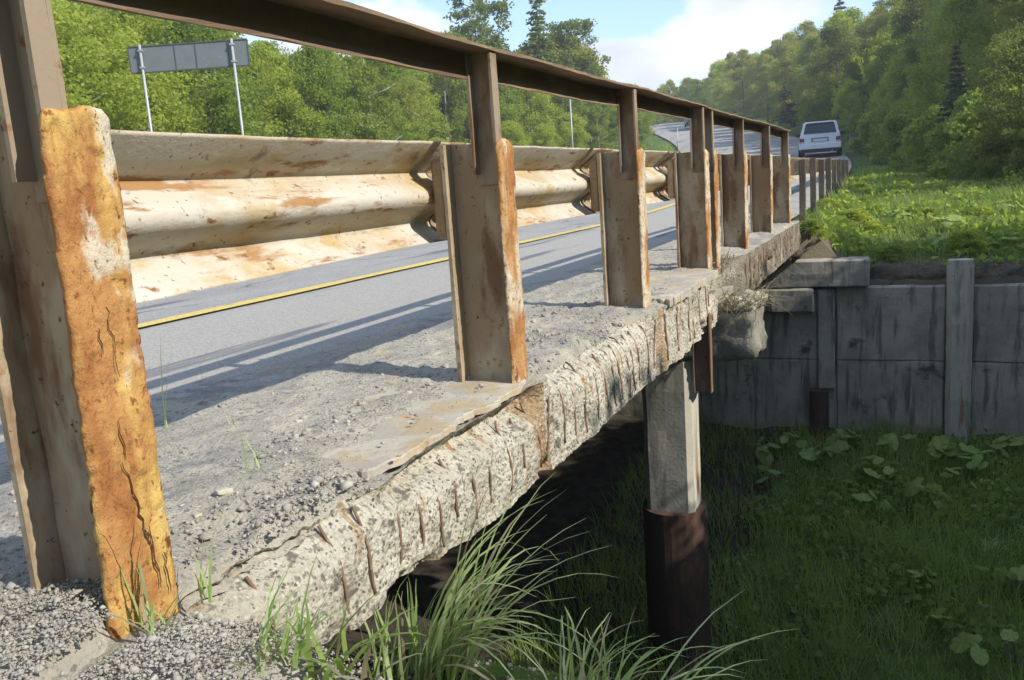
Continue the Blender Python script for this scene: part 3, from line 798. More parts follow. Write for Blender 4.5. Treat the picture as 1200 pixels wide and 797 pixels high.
# barrier at the far edge of the deck
FB = (-6.55, 5.0, 0.22)
farb = tag(thing('crash_barrier', FB), 'low steel barrier along the opposite edge of the bridge, mostly hidden', 'crash barrier')
fp = [(-(a+1.35)-6.5, b-.03) for a, b in WP]
fm = beam_mesh(1.2, 10.3, 0, .004, 'beam', .3, .004, FB, fp); obj('beam', fm, farb)
for k in range(7):
    MB().box((-6.62, 1.4+1.45*k-.05, .20), (-6.56, 1.4+1.45*k+.05, .70)).build('post', 'steel', farb, rel=FB)

# ------------------------------------------------------------------ roadside barrier beyond the bridge
RB = (-1.2, 15.0, 0.3)
rb = tag(thing('roadside_barrier', RB), 'low roadside barrier on short dark posts beyond the bridge, leading to the white car', 'crash barrier')
obj('beam', beam_mesh(10.95, 23.5, 0, .012, 'beam_dull', .15, .004, RB, WP, lambda q: -.02), rb)
for k in range(8):
    yy = 11.43 + 1.5*k; g0 = tz(-1.05, yy)-.15
    mb = MB(); mb.box((-1.11, yy-.06, g0), (-1.03, yy, .70+rnd.uniform(-.02, .02)), .006); mb.rough(.1, .008, 6, .006, k)
    mb.build('post', 'dark_steel', rb, rel=RB)
    MB().box((-1.29, yy-.05, .50), (-1.112, yy-.01, .68)).build('spacer_bracket', 'steel', rb, rel=RB)

# ------------------------------------------------------------------ abutment wall
WL = (-1.5, 10.35, -1.6)
wall = tag(thing('abutment_wall', WL), 'shaded grey concrete panel retaining wall with pillars at the far bank', 'retaining wall')
WT = -.775
def panel(x0, x1, z0, z1, k):
    mb = MB(); dyp = rnd.uniform(0, .012)
    mb.box((x0+.002, 10.335+dyp, z0+.001), (x1-.002, 10.44, z1-.001)); mb.rough(.11, .022, 4, .014, k*3.1)
    mb.build('concrete_panel', 'wall', wall, False, rel=WL)
bays = [(-6.8, -5.2), (-5.2, -3.6), (-3.6, -2.2), (-2.2, -.82), (-.62, .50), (.76, 2.05), (2.05, 3.4)]
k = 0
for a, b in bays:
    for z0, z1 in ((-3.0, -1.62), (-1.62, WT)):
        panel(a, b, z0, z1, k); k += 1
MB().box((-6.8, 10.39, -3.0), (3.4, 10.425, WT-.02)).build('backing', 'wall', wall, rel=WL)
mb = MB(); mb.add(*oct_prism(.63, 10.27, .125, .105, -3.0, -.56, .04)); mb.add(*oct_prism(.63, 10.27, .118, .098, -.5605, -.49, .05))
mb.rough(.08, .014, 6, 0, 4).build('pillar', 'pier', wall, False, rel=WL)
mb = MB(); mb.box((-.815, 10.255, -1.95), (-.63, 10.40, WT-.01)); mb.rough(.08, .01, 6, .015, 6).build('pillar', 'wall', wall, False, rel=WL)
MB().tube([(-.80, 10.22, -2.9), (-.80, 10.22, -1.95)], .105, 16).build('pile_stub', 'casing', wall, rel=WL)
mb = MB(); mb.box((-1.62, 10.20, -.755), (-.27, 10.55, -.45)); mb.rough(.1, .015, 5, .015, 7).build('bearing_block', 'wall', wall, False, rel=WL)
mb = MB(); mb.box((-1.9, 10.18, -1.04), (-.85, 10.40, -.765)); mb.rough(.1, .02, 5, .02, 9).build('bearing_shelf', 'wall', wall, False, rel=WL)
mb = MB(); mb.box((-1.62, 10.0, -.44), (-1.02, 10.9, -.10)); mb.rough(.04, .12, 6, .06, 11).build('broken_edge', 'soil', wall, True, rel=WL)
# soil lip above the wall
mb = MB(); mb.box((-.30, 10.45, -.84), (3.2, 11.1, -.58)); mb.rough(.04, .10, 7.5, .09, 5)
tag(mb.build('soil_bank', 'soil', None, True), kind='structure')

# ------------------------------------------------------------------ vegetation generators
def leaf_quads(P, size, flat=.0, aspect=1.6, sizevar=.5):
    n = len(P)
    a = rng.normal(size=(n, 3)); a[:, 2] *= (1-flat); a /= np.linalg.norm(a, axis=1)[:, None]
    b = rng.normal(size=(n, 3)); b -= a*(a*b).sum(1)[:, None]; b /= np.linalg.norm(b, axis=1)[:, None]
    s = size*(1-sizevar/2 + sizevar*rng.random(n))[:, None]
    nrm = np.cross(a, b)
    V = np.stack([P - a*s*aspect*.5, P - b*s*.5 + nrm*s*.12, P + a*s*aspect*.5, P + b*s*.5 + nrm*s*.12], 1).reshape(-1, 3)
    F = np.arange(n*4).reshape(n, 4)
    return V, F
def crown_points(shape, n_clump, per, clump_r, seed_rng):
    """shape(u) -> random centre of a clump"""
    Cn = np.array([shape() for _ in range(n_clump)])
    r = clump_r*(.6+.8*seed_rng.random(n_clump))
    k = seed_rng.integers(0, n_clump, n_clump*per)
    off = seed_rng.normal(size=(len(k), 3)); off /= np.linalg.norm(off, axis=1)[:, None]
    off *= (seed_rng.random(len(k))**.45)[:, None]; off[:, 2] *= .75
    tint = np.clip(.5 + .22*seed_rng.normal(size=n_clump)[k] + .18*seed_rng.normal(size=len(k)), 0, 1)
    return Cn[k] + off*r[k][:, None], tint, Cn
def tree_proto(name, H, rad, base, mat, bark, leaf=.13, n_clump=90, per=95, clump=.55, form='oval', trunk_r=.10):
    """unit tree standing at the origin; returns (trunk mesh, crown mesh)"""
    def shp():
        while True:
            t = rng.random()**.8
            if form == 'oval': w = math.sin(math.pi*min(1, .10+.88*t))**.75
            elif form == 'spire': w = (1-t)**.8*.9+.12
            elif form == 'airy': w = .45+.55*math.sin(math.pi*t)
            else: w = math.sqrt(max(0, 1-(t*1.0)**2))
            a = rng.random()*2*math.pi; q = math.sqrt(.25+.75*rng.random())
            lop = 1+.28*math.sin(2*a+name.__len__())+.18*math.sin(5*a+t*9)
            return (math.cos(a)*rad*w*q*lop, math.sin(a)*rad*w*q*lop, base+(H-base)*t)
    P, tint, Cn = crown_points(shp, n_clump, per, clump, rng)
    V, F = leaf_quads(P, leaf)
    crown = mesh('crown', V, F, mat, False, np.repeat(tint, 4))
    mb = MB()
    pts = []; bend = rng.normal(size=2)*.25
    for i in range(7):
        t = i/6; pts.append((bend[0]*t*t, bend[1]*t*t, -.3+(H*.93+.3)*t))
    mb.tube(pts, [trunk_r*(1.25 if i == 0 else 1)*(1-.88*i/6) for i in range(7)], 7)
    idx = rng.permutation(len(Cn))[:16]
    for c in Cn[idx]:
        zb = max(base*.5, c[2]-.35*math.hypot(c[0], c[1])-.3); t = zb/H
        s = Vector((bend[0]*t*t, bend[1]*t*t, zb)); e = Vector(c); m_ = s.lerp(e, .5)+Vector((0, 0, -.08))
        mb.tube([s, m_, e], [trunk_r*.42*(1-t*.6), trunk_r*.25, trunk_r*.07], 5, False)
    return mesh('trunk', mb.V, mb.F, bark, True), crown
def conifer_proto(H, rad, mat='needle', tiers=22, droop=.25, gap=.12, needles=34):
    P = []; tin = []; mb = MB()
    mb.tube([(0, 0, -.3), (0, 0, H*.5), (0, 0, H)], [.13, .08, .012], 7)
    for k in range(tiers):
        t = k/(tiers-1); z = H*(gap+(1-gap-.02)*t); r = rad*(1-t)**.85+.06
        for j in range(int(7+3*(1-t))):
            a = rng.random()*2*math.pi; L = r*(.55+.55*rng.random())
            d = Vector((math.cos(a), math.sin(a), 0))
            e = Vector((0, 0, z)) + d*L + Vector((0, 0, -droop*L + .12*L*L/rad))
            mb.tube([(0, 0, z), (Vector((0, 0, z)).lerp(e, .5)+Vector((0, 0, -.02))), e], [.022, .014, .004], 4, False)
            n = max(5, int(needles*L/rad))
            for q in range(n):
                u = .15+.85*rng.random(); c = Vector((0, 0, z)).lerp(e, u)
                s = (1-u*.55)*L*.22
                sx = rng.normal()*s
                P.append((c.x - d.y*sx, c.y + d.x*sx, c.z + rng.normal()*.05 - abs(sx)*.15)); tin.append(np.clip(.45+.3*rng.normal()*.6, 0, 1))
    P = np.array(P); V, F = leaf_quads(P, .17, .6, 2.4)
    return mesh('trunk', mb.V, mb.F, 'bark', True), mesh('crown', V, F, mat, False, np.repeat(np.array(tin), 4))
PROTO = {
 'birch_a': tree_proto('birch_a', 8, 2.0, 1.0, 'leaf_bright', 'bark_pale', .088, 120, 165, .52),
 'birch_b': tree_proto('birch_bb', 8, 1.7, .8, 'leaf_mid', 'bark_pale', .088, 110, 165, .50, 'airy'),
 'willow': tree_proto('willow_one', 6, 2.3, .3, 'leaf_bright', 'bark', .088, 130, 165, .55, 'round'),
 'alder': tree_proto('alder', 8, 2.2, .6, 'leaf_olive', 'bark', .088, 120, 165, .58),
 'oak': tree_proto('oak_dark', 8, 2.5, .5, 'leaf_dark', 'bark', .088, 130, 165, .62, 'round'),
 'elm': tree_proto('elm_trees', 8, 2.1, .5, 'leaf_mid', 'bark', .088, 120, 165, .58),
 'tall': tree_proto('tall_airy_tree', 13, 2.0, 4.6, 'leaf_dark', 'bark_pale', .16, 60, 70, .62, 'airy', .14),
 'fir': conifer_proto(9, 1.7),
 'larch': conifer_proto(13, 2.0, 'leaf_dark', 26, .12, .3, 24),
 'shrub': tree_proto('shrub_bush', 2.2, 1.1, .05, 'leaf_mid', 'bark', .085, 70, 90, .32, 'round', .03),
 'shrub_lit': tree_proto('shrub_lit_b', 2.2, 1.1, .05, 'leaf_bright', 'bark', .085, 70, 90, .32, 'round', .03),
}
LAND_L = [(110, 'beside the nearest rusty post'), (158, 'just left of the road sign'), (215, 'behind the left half of the road sign'), (262, 'behind the middle of the road sign'), (300, 'behind the right end of the road sign'), (350, 'just right of the road sign'),
          (400, 'midway from sign to second post'), (450, 'left of second post below the rail'), (500, 'close left of the second post'), (545, 'at the left edge of the second post'), (580, 'straight behind the second post'), (620, 'close right of the second post'),
          (660, 'between second and third posts'), (700, 'left of the third post'), (740, 'close left of the third post'), (900, 'at the third post')]
LAND_R = [(800, 'behind the fourth post, at the bend'), (840, 'just right of the fourth post'), (870, 'above the fifth post'), (900, 'above the sixth post'), (930, 'left above the white car'), (960, 'straight above the white car'), (990, 'right above the white car'),
          (1020, 'just right of the white car'), (1060, 'far right of the white car'), (1100, 'above the left of the wall pillar'), (1140, 'above the wall pillar'), (1180, 'right of the wall pillar'), (1230, 'at the right border'), (9999, 'beyond the right border')]
def where(x, y, table):
    q = Vector((x, y, 0)) - EYE; px = 600 + FPX*q.dot(RIGHT)/q.dot(FWD)
    for p_, w_ in table:
        if px < p_: return w_
    return table[-1][1]
def plant_tree(kind, x, y, h, label, group, name, cat='tree', zoff=0.0):
    tr, cr2 = PROTO[kind]
    base = {'shrub': 2.2, 'shrub_lit': 2.2, 'willow': 6, 'tall': 13, 'fir': 9, 'larch': 13}.get(kind, 8)
    o = thing(name, (x, y, tz(x, y)-.05+zoff), rnd.uniform(0, 6.28)); s = h/base
    w_ = 1.7 if cat == 'weed' else 1.0; o.scale = (s*w_*rnd.uniform(.9, 1.12), s*w_*rnd.uniform(.9, 1.12), s)
    obj('trunk', tr, o); obj('crown', cr2, o)
    tag(o, label, cat, group); return o

# left of the road: bright young trees behind the sign
LG = 'leafy trees left of the road'
KIND = {'birch_a': ('birch_tree', 'bright green leafy tree in the row left of the road'), 'birch_b': ('birch_tree', 'mid green slender tree in the row left of the road'),
        'willow': ('willow_tree', 'low bright green bushy tree left of the road'), 'elm': ('leafy_tree', 'mid green rounded tree in the row left of the road'),
        'alder': ('leafy_tree', 'olive green tree in the belt left of the road'), 'oak': ('leafy_tree', 'dark green rounded tree in the belt left of the road')}
LOOK = {'birch_a': 'bright green tree', 'birch_b': 'slender mid green tree', 'willow': 'low bright bushy tree', 'elm': 'rounded mid green tree', 'alder': 'olive green tree', 'oak': 'dark green tree', 'fir': 'dark fir'}
for row in range(4):
    px = 40 + row*13
    while px < 470:
        D = 22 + row*4.5 + (px-40)/430*12 + rnd.uniform(-1.2, 1.2)
        p = at(px, D); kd = rnd.choice(['birch_a', 'birch_a', 'willow', 'birch_b', 'elm'] if row < 2 else ['elm', 'birch_a', 'birch_b', 'alder'])
        h = rnd.uniform(6.2, 7.8) if row < 2 else rnd.uniform(7.0, 8.2)
        if px > 300: h *= .93
        plant_tree(kd, p.x, p.y, h, LOOK[kd] + (' in the front row ', ' in the second row ', ' in the third row ', ' at the back ')[row] + where(p.x, p.y, LAND_L), LG, KIND[kd][0])
        px += rnd.uniform(52, 74)
for row in range(3):
    px = 455 + row*14
    while px < 745:
        D = 44 + row*5 + (px-455)/290*18 + rnd.uniform(-1.5, 1.5)
        p = at(px, D); kd = rnd.choice(['birch_a', 'elm', 'oak', 'birch_b', 'alder', 'elm'])
        h = (7.2 if row == 0 else 8.6)*rnd.uniform(.85, 1.12)
        if px > 700: h *= .62
        plant_tree(kd, p.x, p.y, h, LOOK[kd] + (' in the front row ', ' in the second row ', ' in the third row ')[row] + where(p.x, p.y, LAND_L), LG, KIND[kd][0])
        px += rnd.uniform(30, 44)
for px in (478, 512, 600, 640, 668):
    p = at(px, 40 + (px-478)*.05); plant_tree('willow', p.x, p.y, rnd.uniform(2.6, 3.6), 'knee-high bright bush at the roadside ' + where(p.x, p.y, LAND_L), LG, 'willow_tree')
for kd, px, D, top_px, nm, lb in [('tall', 562, 58, -12, 'tall_tree', 'tall thin crowned tree against the sky, left of the larch'), ('tall', 592, 60, 8, 'tall_tree', 'airy tall tree between the thin crowned tree and the larch'),
                        ('larch', 640, 60, -30, 'larch_tree', 'tall dark larch with feathery tiers above the rail'), ('tall', 668, 62, 30, 'tall_tree', 'tall leafy tree just right of the larch'),
                        ('tall', 692, 63, 28, 'tall_tree', 'tall tree with drooping crown, rightmost of the tall left group')]:
    p = at(px, D); top = at(px, D, top_px).z; plant_tree(kd, p.x, p.y, top-tz(p.x, p.y), lb, 'tall trees left of the road', nm)
# far trees closing the bend
for k in range(26):
    px = 700 + k*6.4 + rnd.uniform(-3, 3); D = rnd.uniform(118, 150)
    p = at(px, D); kd = rnd.choice(['oak', 'elm', 'alder'])
    top = at(px, D, 128 - max(0, px-800)*.25 + rnd.uniform(-6, 6)).z
    plant_tree(kd, p.x, p.y, max(4.0, top-tz(p.x, p.y)), 'small far tree in the wood at the bend of the road', 'far trees at the bend', 'far_tree')
# right hillside: rows climbing away from the forest edge
HK = {'alder': ('leafy_tree', 'olive green tree on the right hillside'), 'oak': ('leafy_tree', 'dark green tree on the right hillside'),
      'elm': ('leafy_tree', 'mid green tree on the right hillside'), 'birch_a': ('birch_tree', 'yellow green birch on the right hillside'), 'fir': ('fir_tree', 'dark fir on the right hillside')}
HG = 'trees on the right hillside'
y = 17.5
while y < 150:
    step = 2.1 + (y-17)*.045
    for row in range(7):
        x = forest_edge(y) + .6 + row*(2.1+.02*y) + rnd.uniform(-.7, .7)
        yy = y + rnd.uniform(-.8, .8)
        q = Vector((x, yy, 0)) - EYE; f = q.dot(FWD); px = 600 + FPX*q.dot(RIGHT)/f
        if px > 1330: continue
        if row == 0 and y < 55: h = rnd.uniform(2.6, 4.2)
        else: h = rnd.uniform(5.2, 7.4)
        w = ['alder', 'oak', 'elm', 'alder', 'birch_a'] if y > 40 else ['oak', 'oak', 'alder', 'elm', 'alder']
        kd = rnd.choice(w)
        if rnd.random() < .05: kd = 'fir'
        plant_tree(kd, x, yy, h, LOOK[kd] + (' in the hill foot row ', ' low on the hill ', ' in the hill third row ', ' mid hill ', ' upper mid hill ', ' high on the hill ', ' topmost on the hill ')[row] + where(x, yy, LAND_R), HG, HK[kd][0])
    y += step
for kd, px, D, top_px, lb in [('fir', 985, 92, -8, 'dark fir standing out on the skyline of the right hill'), ('fir', 843, 120, 82, 'dark fir at the far left foot of the right hill'),
                          ('fir', 928, 70, 62, 'dark fir on the hillside above the white car'), ('larch', 1030, 80, -20, 'thin larch on the skyline near the top of the hill')]:
    p = at(px, D); top = at(px, D, top_px).z; plant_tree(kd, p.x, p.y, top-tz(p.x, p.y), lb, None, 'fir_tree' if kd == 'fir' else 'larch_tree')
# bushes at the foot of the hillside
for k in range(26):
    y = 17.0 + k*1.15 + rnd.uniform(-.4, .4); x = forest_edge(y) + rnd.uniform(-.5, .3)
    lit = rnd.random() < .12
    plant_tree('shrub_lit' if lit else 'shrub', x, y, rnd.uniform(1.0, 1.9), ('bright' if lit else 'dull')+' green bush before the trees ' + where(x, y, LAND_R), 'bushes at the foot of the hillside', 'bush', 'bush')
for px, D, h in [(1172, 20, 1.5), (1200, 19.2, 1.8)]:
    p = at(px, D); plant_tree('shrub_lit', p.x, p.y, h, 'sunlit yellow green bush before the dark trees ' + ('near the right border' if px < 1180 else 'cut by the right border'), 'sunlit bushes at the right', 'bush', 'bush')
# trees along the right bank of the gully (they shade the wall and the gully)
for k in range(26):
    y = -1.6 + k*.48
    if k % 4 == 3: continue
    x = (5.0, 5.9, 4.5, 6.7)[k % 4] + rnd.uniform(-.2, .2)
    top = (2.3 if y < 1.0 else 3.7) + (x-5)*.75 + rnd.uniform(-.25, .1)
    if 3.7 < y < 5.9: top -= 1.2
    plant_tree('willow' if k % 2 else 'oak', x, y, top-tz(x, y), 'bushy tree on the right bank of the gully', 'trees on the gully bank', 'willow_tree' if k % 2 else 'leafy_tree')
for k in range(9):  # unseen bushes added on the left to keep light out from under the deck
    plant_tree('willow', -8.6-(k % 2)*1.6, 1.2+k*1.1, 3.1, 'unseen low bush added left of the bridge to block light', 'added light-blocking bushes left of the bridge', 'willow_tree')
# ------------------------------------------------------------------ grass
def blades(B, L, W_, az, lean, curl, seg=3):
    n = len(B); k = seg+1
    t = np.linspace(0, 1, k)[None, :]
    dirx, diry = np.cos(az)[:, None], np.sin(az)[:, None]
    ang = lean[:, None] + curl[:, None]*t
    ds = L[:, None]/seg
    hx = np.cumsum(np.concatenate([np.zeros((n, 1)), (np.sin(ang[:, :-1])*ds)], 1), 1)
    hz = np.cumsum(np.concatenate([np.zeros((n, 1)), (np.cos(ang[:, :-1])*ds)], 1), 1)
    Pc = np.stack([B[:, 0, None]+dirx*hx, B[:, 1, None]+diry*hx, B[:, 2, None]+hz], -1)
    wv = W_[:, None]*(1-t**1.6)*.5 + .0004
    side = np.stack([-np.sin(az), np.cos(az), np.zeros(n)], -1)[:, None, :]
    Lf = Pc - side*wv[..., None]; Rt = Pc + side*wv[..., None]
    V = np.stack([Lf, Rt], 2).reshape(n, k*2, 3)
    f = np.array([(2*i, 2*i+1, 2*i+3, 2*i+2) for i in range(seg)])
    F = (f[None]+(np.arange(n)*k*2)[:, None, None]).reshape(-1, 4)
    return V.reshape(-1, 3), F, k*2
def scatter_grass(name, n, xr, yr, Lr, mat, keep=None, width=.007, tintb=0.5, lab=None):
    x = rng.uniform(*xr, n); y = rng.uniform(*yr, n)
    dens = vnoise(x*1.6+3, y*1.6, 0)*.6 + vnoise(x*5, y*5, 2)*.4
    ok = dens > rng.random(n)*.72
    if keep is not None: ok &= keep(x, y)
    x, y = x[ok], y[ok]; n = len(x)
    B = np.stack([x, y, T(x, y)-.01], -1)
    L = rng.uniform(*Lr, n)*(.55+.9*vnoise(x*1.1, y*1.1, 5))
    V, F, k = blades(B, L, np.full(n, width)*(.6+.8*rng.random(n)), rng.uniform(0, 6.283, n), rng.uniform(.05, .55, n), rng.uniform(.2, 1.5, n))
    tint = np.clip(tintb + .35*(vnoise(x*2.2, y*2.2, 7)-.5)*2 + .2*rng.normal(size=n), 0, 1)
    o = obj(name, mesh(name, V, F, mat, False, np.repeat(tint, k)))
    return tag(o, lab, 'grass', None, 'stuff')
scatter_grass('gully_grass', 60000, (-5.2, 3.2), (2.4, 10.25), (.12, .30), 'grass', lambda x, y: ((x > -1.25) | ((y > 4.2) & (x > -2.6) & (rng.random(len(x)) < .8))),   .008, .75, 'shaded green grass covering the gully floor')
scatter_grass('verge_grass', 60000, (-1.0, 4.2), (10.66, 27), (.08, .22), 'grass', lambda x, y: (x < forest_edge(y)+.4) & (x > road_R(y)+.10) & ((fbm(x*.9, y*.9, 11, 4) < .08) | (rng.random(len(x)) < .15)), .009, .38, 'sunlit green grass on the verge behind the wall')
scatter_grass('far_verge_grass', 30000, (-16, -6.6), (11, 70), (.25, .6), 'grass', lambda x, y: (x < road_L(y)-.4) & (x > road_L(y)-6), .03, .7, 'bright green grass on the left verge of the road')
def ground_leaves(name, n, xr, yr, size, mat, keep, hgt, lab):
    x = rng.uniform(*xr, n); y = rng.uniform(*yr, n); ok = keep(x, y) & (vnoise(x*1.9, y*1.9, 21)*.7+vnoise(x*6, y*6, 4)*.3 > .42+.3*rng.random(n)); x, y = x[ok], y[ok]
    P = np.stack([x, y, T(x, y) + rng.random(len(x))*hgt], -1); V, F = leaf_quads(P, size, .35, 1.3, .9)
    return tag(obj(name, mesh(name, V, F, mat, False, np.repeat(rng.random(len(x)), 4))), lab, 'ground cover', None, 'stuff')
ground_leaves('verge_weeds', 34000, (-.9, 4.2), (10.5, 22), .065, 'leaf_mid', lambda x, y: (x < forest_edge(y)+.4) & (x > road_R(y)+.1), .14, 'low leafy weeds on the sunlit verge')
ground_leaves('gully_weeds', 30000, (-1.3, 3.2), (3.2, 10.2), .042, 'grass', lambda x, y: x > -1.3, .18, 'low leafy weeds among the gully grass')
scatter_grass('dead_stems', 2600, (-1.2, 3.2), (2.6, 10.2), (.12, .34), 'grass_dry', None, .005, .5, 'dead straw coloured stems among the gully grass')
scatter_grass('verge_stems', 2600, (-.9, 4.0), (10.5, 20), (.15, .34), 'grass_dry', None, .005, .5, 'dead straw coloured stems on the verge')
def clump(name, loc, n, Lr, W_, spread, lean, curl, mat, label, cat='grass clump', group=None, azb=None, azs=6.283, seg=9, tb=.5, drop=0.0):
    o = tag(thing(name, loc), label, cat, group)
    for k in range(n):
        r = spread*math.sqrt(rnd.random()); a0 = rnd.uniform(0, 6.283)
        az = (azb + rnd.uniform(-azs, azs)) if azb is not None else rnd.uniform(0, 6.283)
        B = np.array([[r*math.cos(a0), r*math.sin(a0), -.02-drop*0]])
        V, F, kk = blades(B, np.array([rnd.uniform(*Lr)]), np.array([W_*rnd.uniform(.6, 1.25)]), np.array([az]), np.array([rnd.uniform(*lean)]), np.array([rnd.uniform(*curl)]), seg)
        tn = min(1, max(0, tb+rnd.gauss(0, .28)))
        V = V + np.repeat(rng.normal(0, .0014, (len(V)//2, 3)), 2, axis=0)*np.linspace(0, 1, len(V))[:, None]
        obj('blade', mesh('blade', V, F, 'grass_dry' if rnd.random() < .13 else mat, True, np.full(len(V), tn)), o)
    return o
AZR = math.atan2(RIGHT.y, RIGHT.x)
def gp(px, py, y0=None, guess=1.6):
    """point where the picture ray meets the terrain"""
    d = FWD + RIGHT*((px-600)/FPX) - UP*((py-398.5)/FPX)
    q = np.array(EYE)[None] + np.array(d)[None]*np.arange(.3, 30, .01)[:, None]
    g = T(q[:, 0], q[:, 1]); k = np.nonzero(q[:, 2] < g)[0]
    if len(k): return Vector((q[k[0], 0], q[k[0], 1], g[k[0]]))
    return EYE + d*2
g1 = gp(520, 796); clump('grass_clump', g1, 72, (.30, .60), .0115, .07, (-.10, .34), (.7, 2.7), 'grass_pale', 'tall arching pale green grass clump at the bottom centre, below the deck edge', azb=AZR+.15, azs=1.1, tb=.6)
clump('grass_clump', gp(470, 797), 30, (.12, .30), .0105, .07, (-.2, .4), (.0, 1.0), 'grass_pale', 'upright grass tuft left of the tall arching clump', azb=AZR+.5, azs=2.6, tb=.5)
clump('grass_clump', gp(690, 830), 60, (.12, .32), .007, .09, (.0, .7), (.3, 1.8), 'grass_pale', 'shorter curling grass tuft right of the tall arching clump', azb=AZR, azs=2.2, tb=.45)
clump('grass_clump', gp(325, 760), 40, (.06, .15), .006, .05, (.0, .6), (.3, 1.4), 'grass_pale', 'green grass tuft against the pale slab edge right of the nearest post', azb=AZR, azs=1.8, tb=.3)
clump('grass_clump', gp(400, 790), 22, (.07, .18), .0085, .06, (.0, .8), (.2, 1.6), 'grass', 'low grass tuft at the bottom beside the dark void', azb=AZR, azs=2.6, tb=.8)
clump('grass_clump', gp(760, 860), 10, (.28, .42), .010, .05, (.15, .6), (.7, 1.9), 'grass_pale', 'few long bent pale blades crossing the dark pile casing', azb=AZR, azs=.4, tb=.9)
clump('grass_clump', (-1.02, .86, .01), 7, (.08, .22), .006, .015, (-.05, .3), (.1, .9), 'grass_pale', 'small weed sprouting at the foot of the nearest rusty post', azb=AZR+2, azs=2.0, tb=.35)
clump('grass_clump', (-1.00, .84, .01), 12, (.04, .09), .005, .03, (.3, .9), (.2, 1.2), 'grass_pale', 'short grass tuft left of the foot of the nearest post', azb=AZR, azs=3.1, tb=.4)
for i_, (px, py, n, a, b) in enumerate([(300, 560, 5, .08, .17), (195, 500, 4, .12, .30), (235, 690, 9, .05, .12), (45, 750, 7, .03, .07), (270, 500, 3, .03, .07)]):
    q = gp(px, py); q = EYE + (FWD + RIGHT*((px-600)/FPX) - UP*((py-398.5)/FPX))*((EYE.z-.01)/-(FWD + RIGHT*((px-600)/FPX) - UP*((py-398.5)/FPX)).z)
    clump('grass_clump', (q.x, q.y, .01), n, (a, b), .0042, .02, (-.1, .4), (.0, .7), 'grass_pale', ['thin grass stems on the rubble between the first two posts', 'thin dry stalks standing by the shadow right of the nearest post',
          'little green weed on the slab edge right of the nearest post', 'small grass sprig on the dirt left of the nearest post', 'tiny grass sprig at the edge of the barrier shadow'][i_], seg=5, tb=.4)
# dry roots hanging from the lump at the joint
o = tag(thing('dry_grass_tuft', (-.86, 5.6, -.24)), 'dry straw coloured roots hanging over the broken concrete at the joint', 'dry grass')
V_, F_, k_ = blades(np.stack([rng.uniform(-.17, .10, 240), rng.uniform(-.22, .2, 240), rng.uniform(-.02, .06, 240)], -1), rng.uniform(.08, .26, 240), np.full(240, .006), rng.normal(-.2, 1.3, 240), rng.uniform(.6, 1.4, 240), rng.uniform(.6, 1.8, 240), 5)
obj('stems', mesh('stems', V_, F_, 'grass_dry', False, np.repeat(rng.random(240), k_)), o)['kind'] = 'stuff'
o = tag(thing('dry_grass_tuft', (-1.12, 5.85, .0)), 'dry grass and rubble tuft on the deck edge just past the doubled post', 'dry grass')
V_, F_, k_ = blades(np.stack([rng.uniform(-.05, .10, 160), rng.uniform(-.25, .3, 160), rng.uniform(-.06, .02, 160)], -1), rng.uniform(.05, .16, 160), np.full(160, .006), rng.normal(-.2, 1.2, 160), rng.uniform(.3, 1.3, 160), rng.uniform(.6, 1.8, 160), 4)
obj('stems', mesh('stems', V_, F_, 'grass_dry', False, np.repeat(rng.random(160), k_)), o)['kind'] = 'stuff'
# gully tufts
for i_, (px, py, n, L) in enumerate([(1065, 665, 70, .42), (735, 625, 60, .26), (1110, 610, 40, .3)]):
    q = gp(px, py); clump('grass_clump', q, n, (L*.5, L), .009, .10, (.0, .5), (.4, 1.8), 'grass', ['bright arching grass tussock on the gully floor among the broad leaves', 'sunlit grass tussock on the gully floor left of the pier', 'smaller bright tussock upper right of the arching tussock in the gully'][i_], tb=.85, seg=5)

for i_, (px, py, n, L, lb) in enumerate([(880, 700, 26, .30, 'grass tussock on the gully floor right of the pile casing'), (960, 760, 30, .34, 'grass tussock low in the gully, bottom border right of the casing'), (1000, 640, 22, .26, 'grass tussock in the middle of the gully, left of the arching tussock'),
        (1160, 650, 26, .30, 'grass tussock by the right border of the gully'), (900, 620, 20, .24, 'small grass tussock beside the pier'), (1040, 735, 26, .32, 'grass tussock below the arching tussock'), (700, 690, 26, .26, 'shaded grass tussock left of the pile casing'), (1130, 705, 20, .26, 'grass tussock above the corner leaves')]):
    clump('grass_clump', gp(px, py), n, (L*.45, L), .009, .09, (-.05, .55), (.3, 1.8), 'grass' if i_ % 3 else 'grass_pale', lb, tb=.7, seg=5)
for k in range(7):
    y_ = 11.3 + 1.5*k + rnd.uniform(-.25, .25); x_ = -.93 + rnd.uniform(-.03, .08)
    clump('grass_clump', (x_, y_, tz(x_, y_)), 26, (.14, .36), .012, .14, (-.1, .6), (.2, 1.5), 'grass', ['grass tuft hiding the foot of the nearest short barrier post', 'grass tuft at the second short barrier post', 'grass tuft at the third short barrier post', 'grass tuft at the fourth short barrier post', 'grass tuft at the fifth short barrier post', 'grass tuft at the sixth short barrier post', 'grass tuft near the end of the short barrier'][k], group='grass tufts along the short barrier', tb=.5, seg=4)
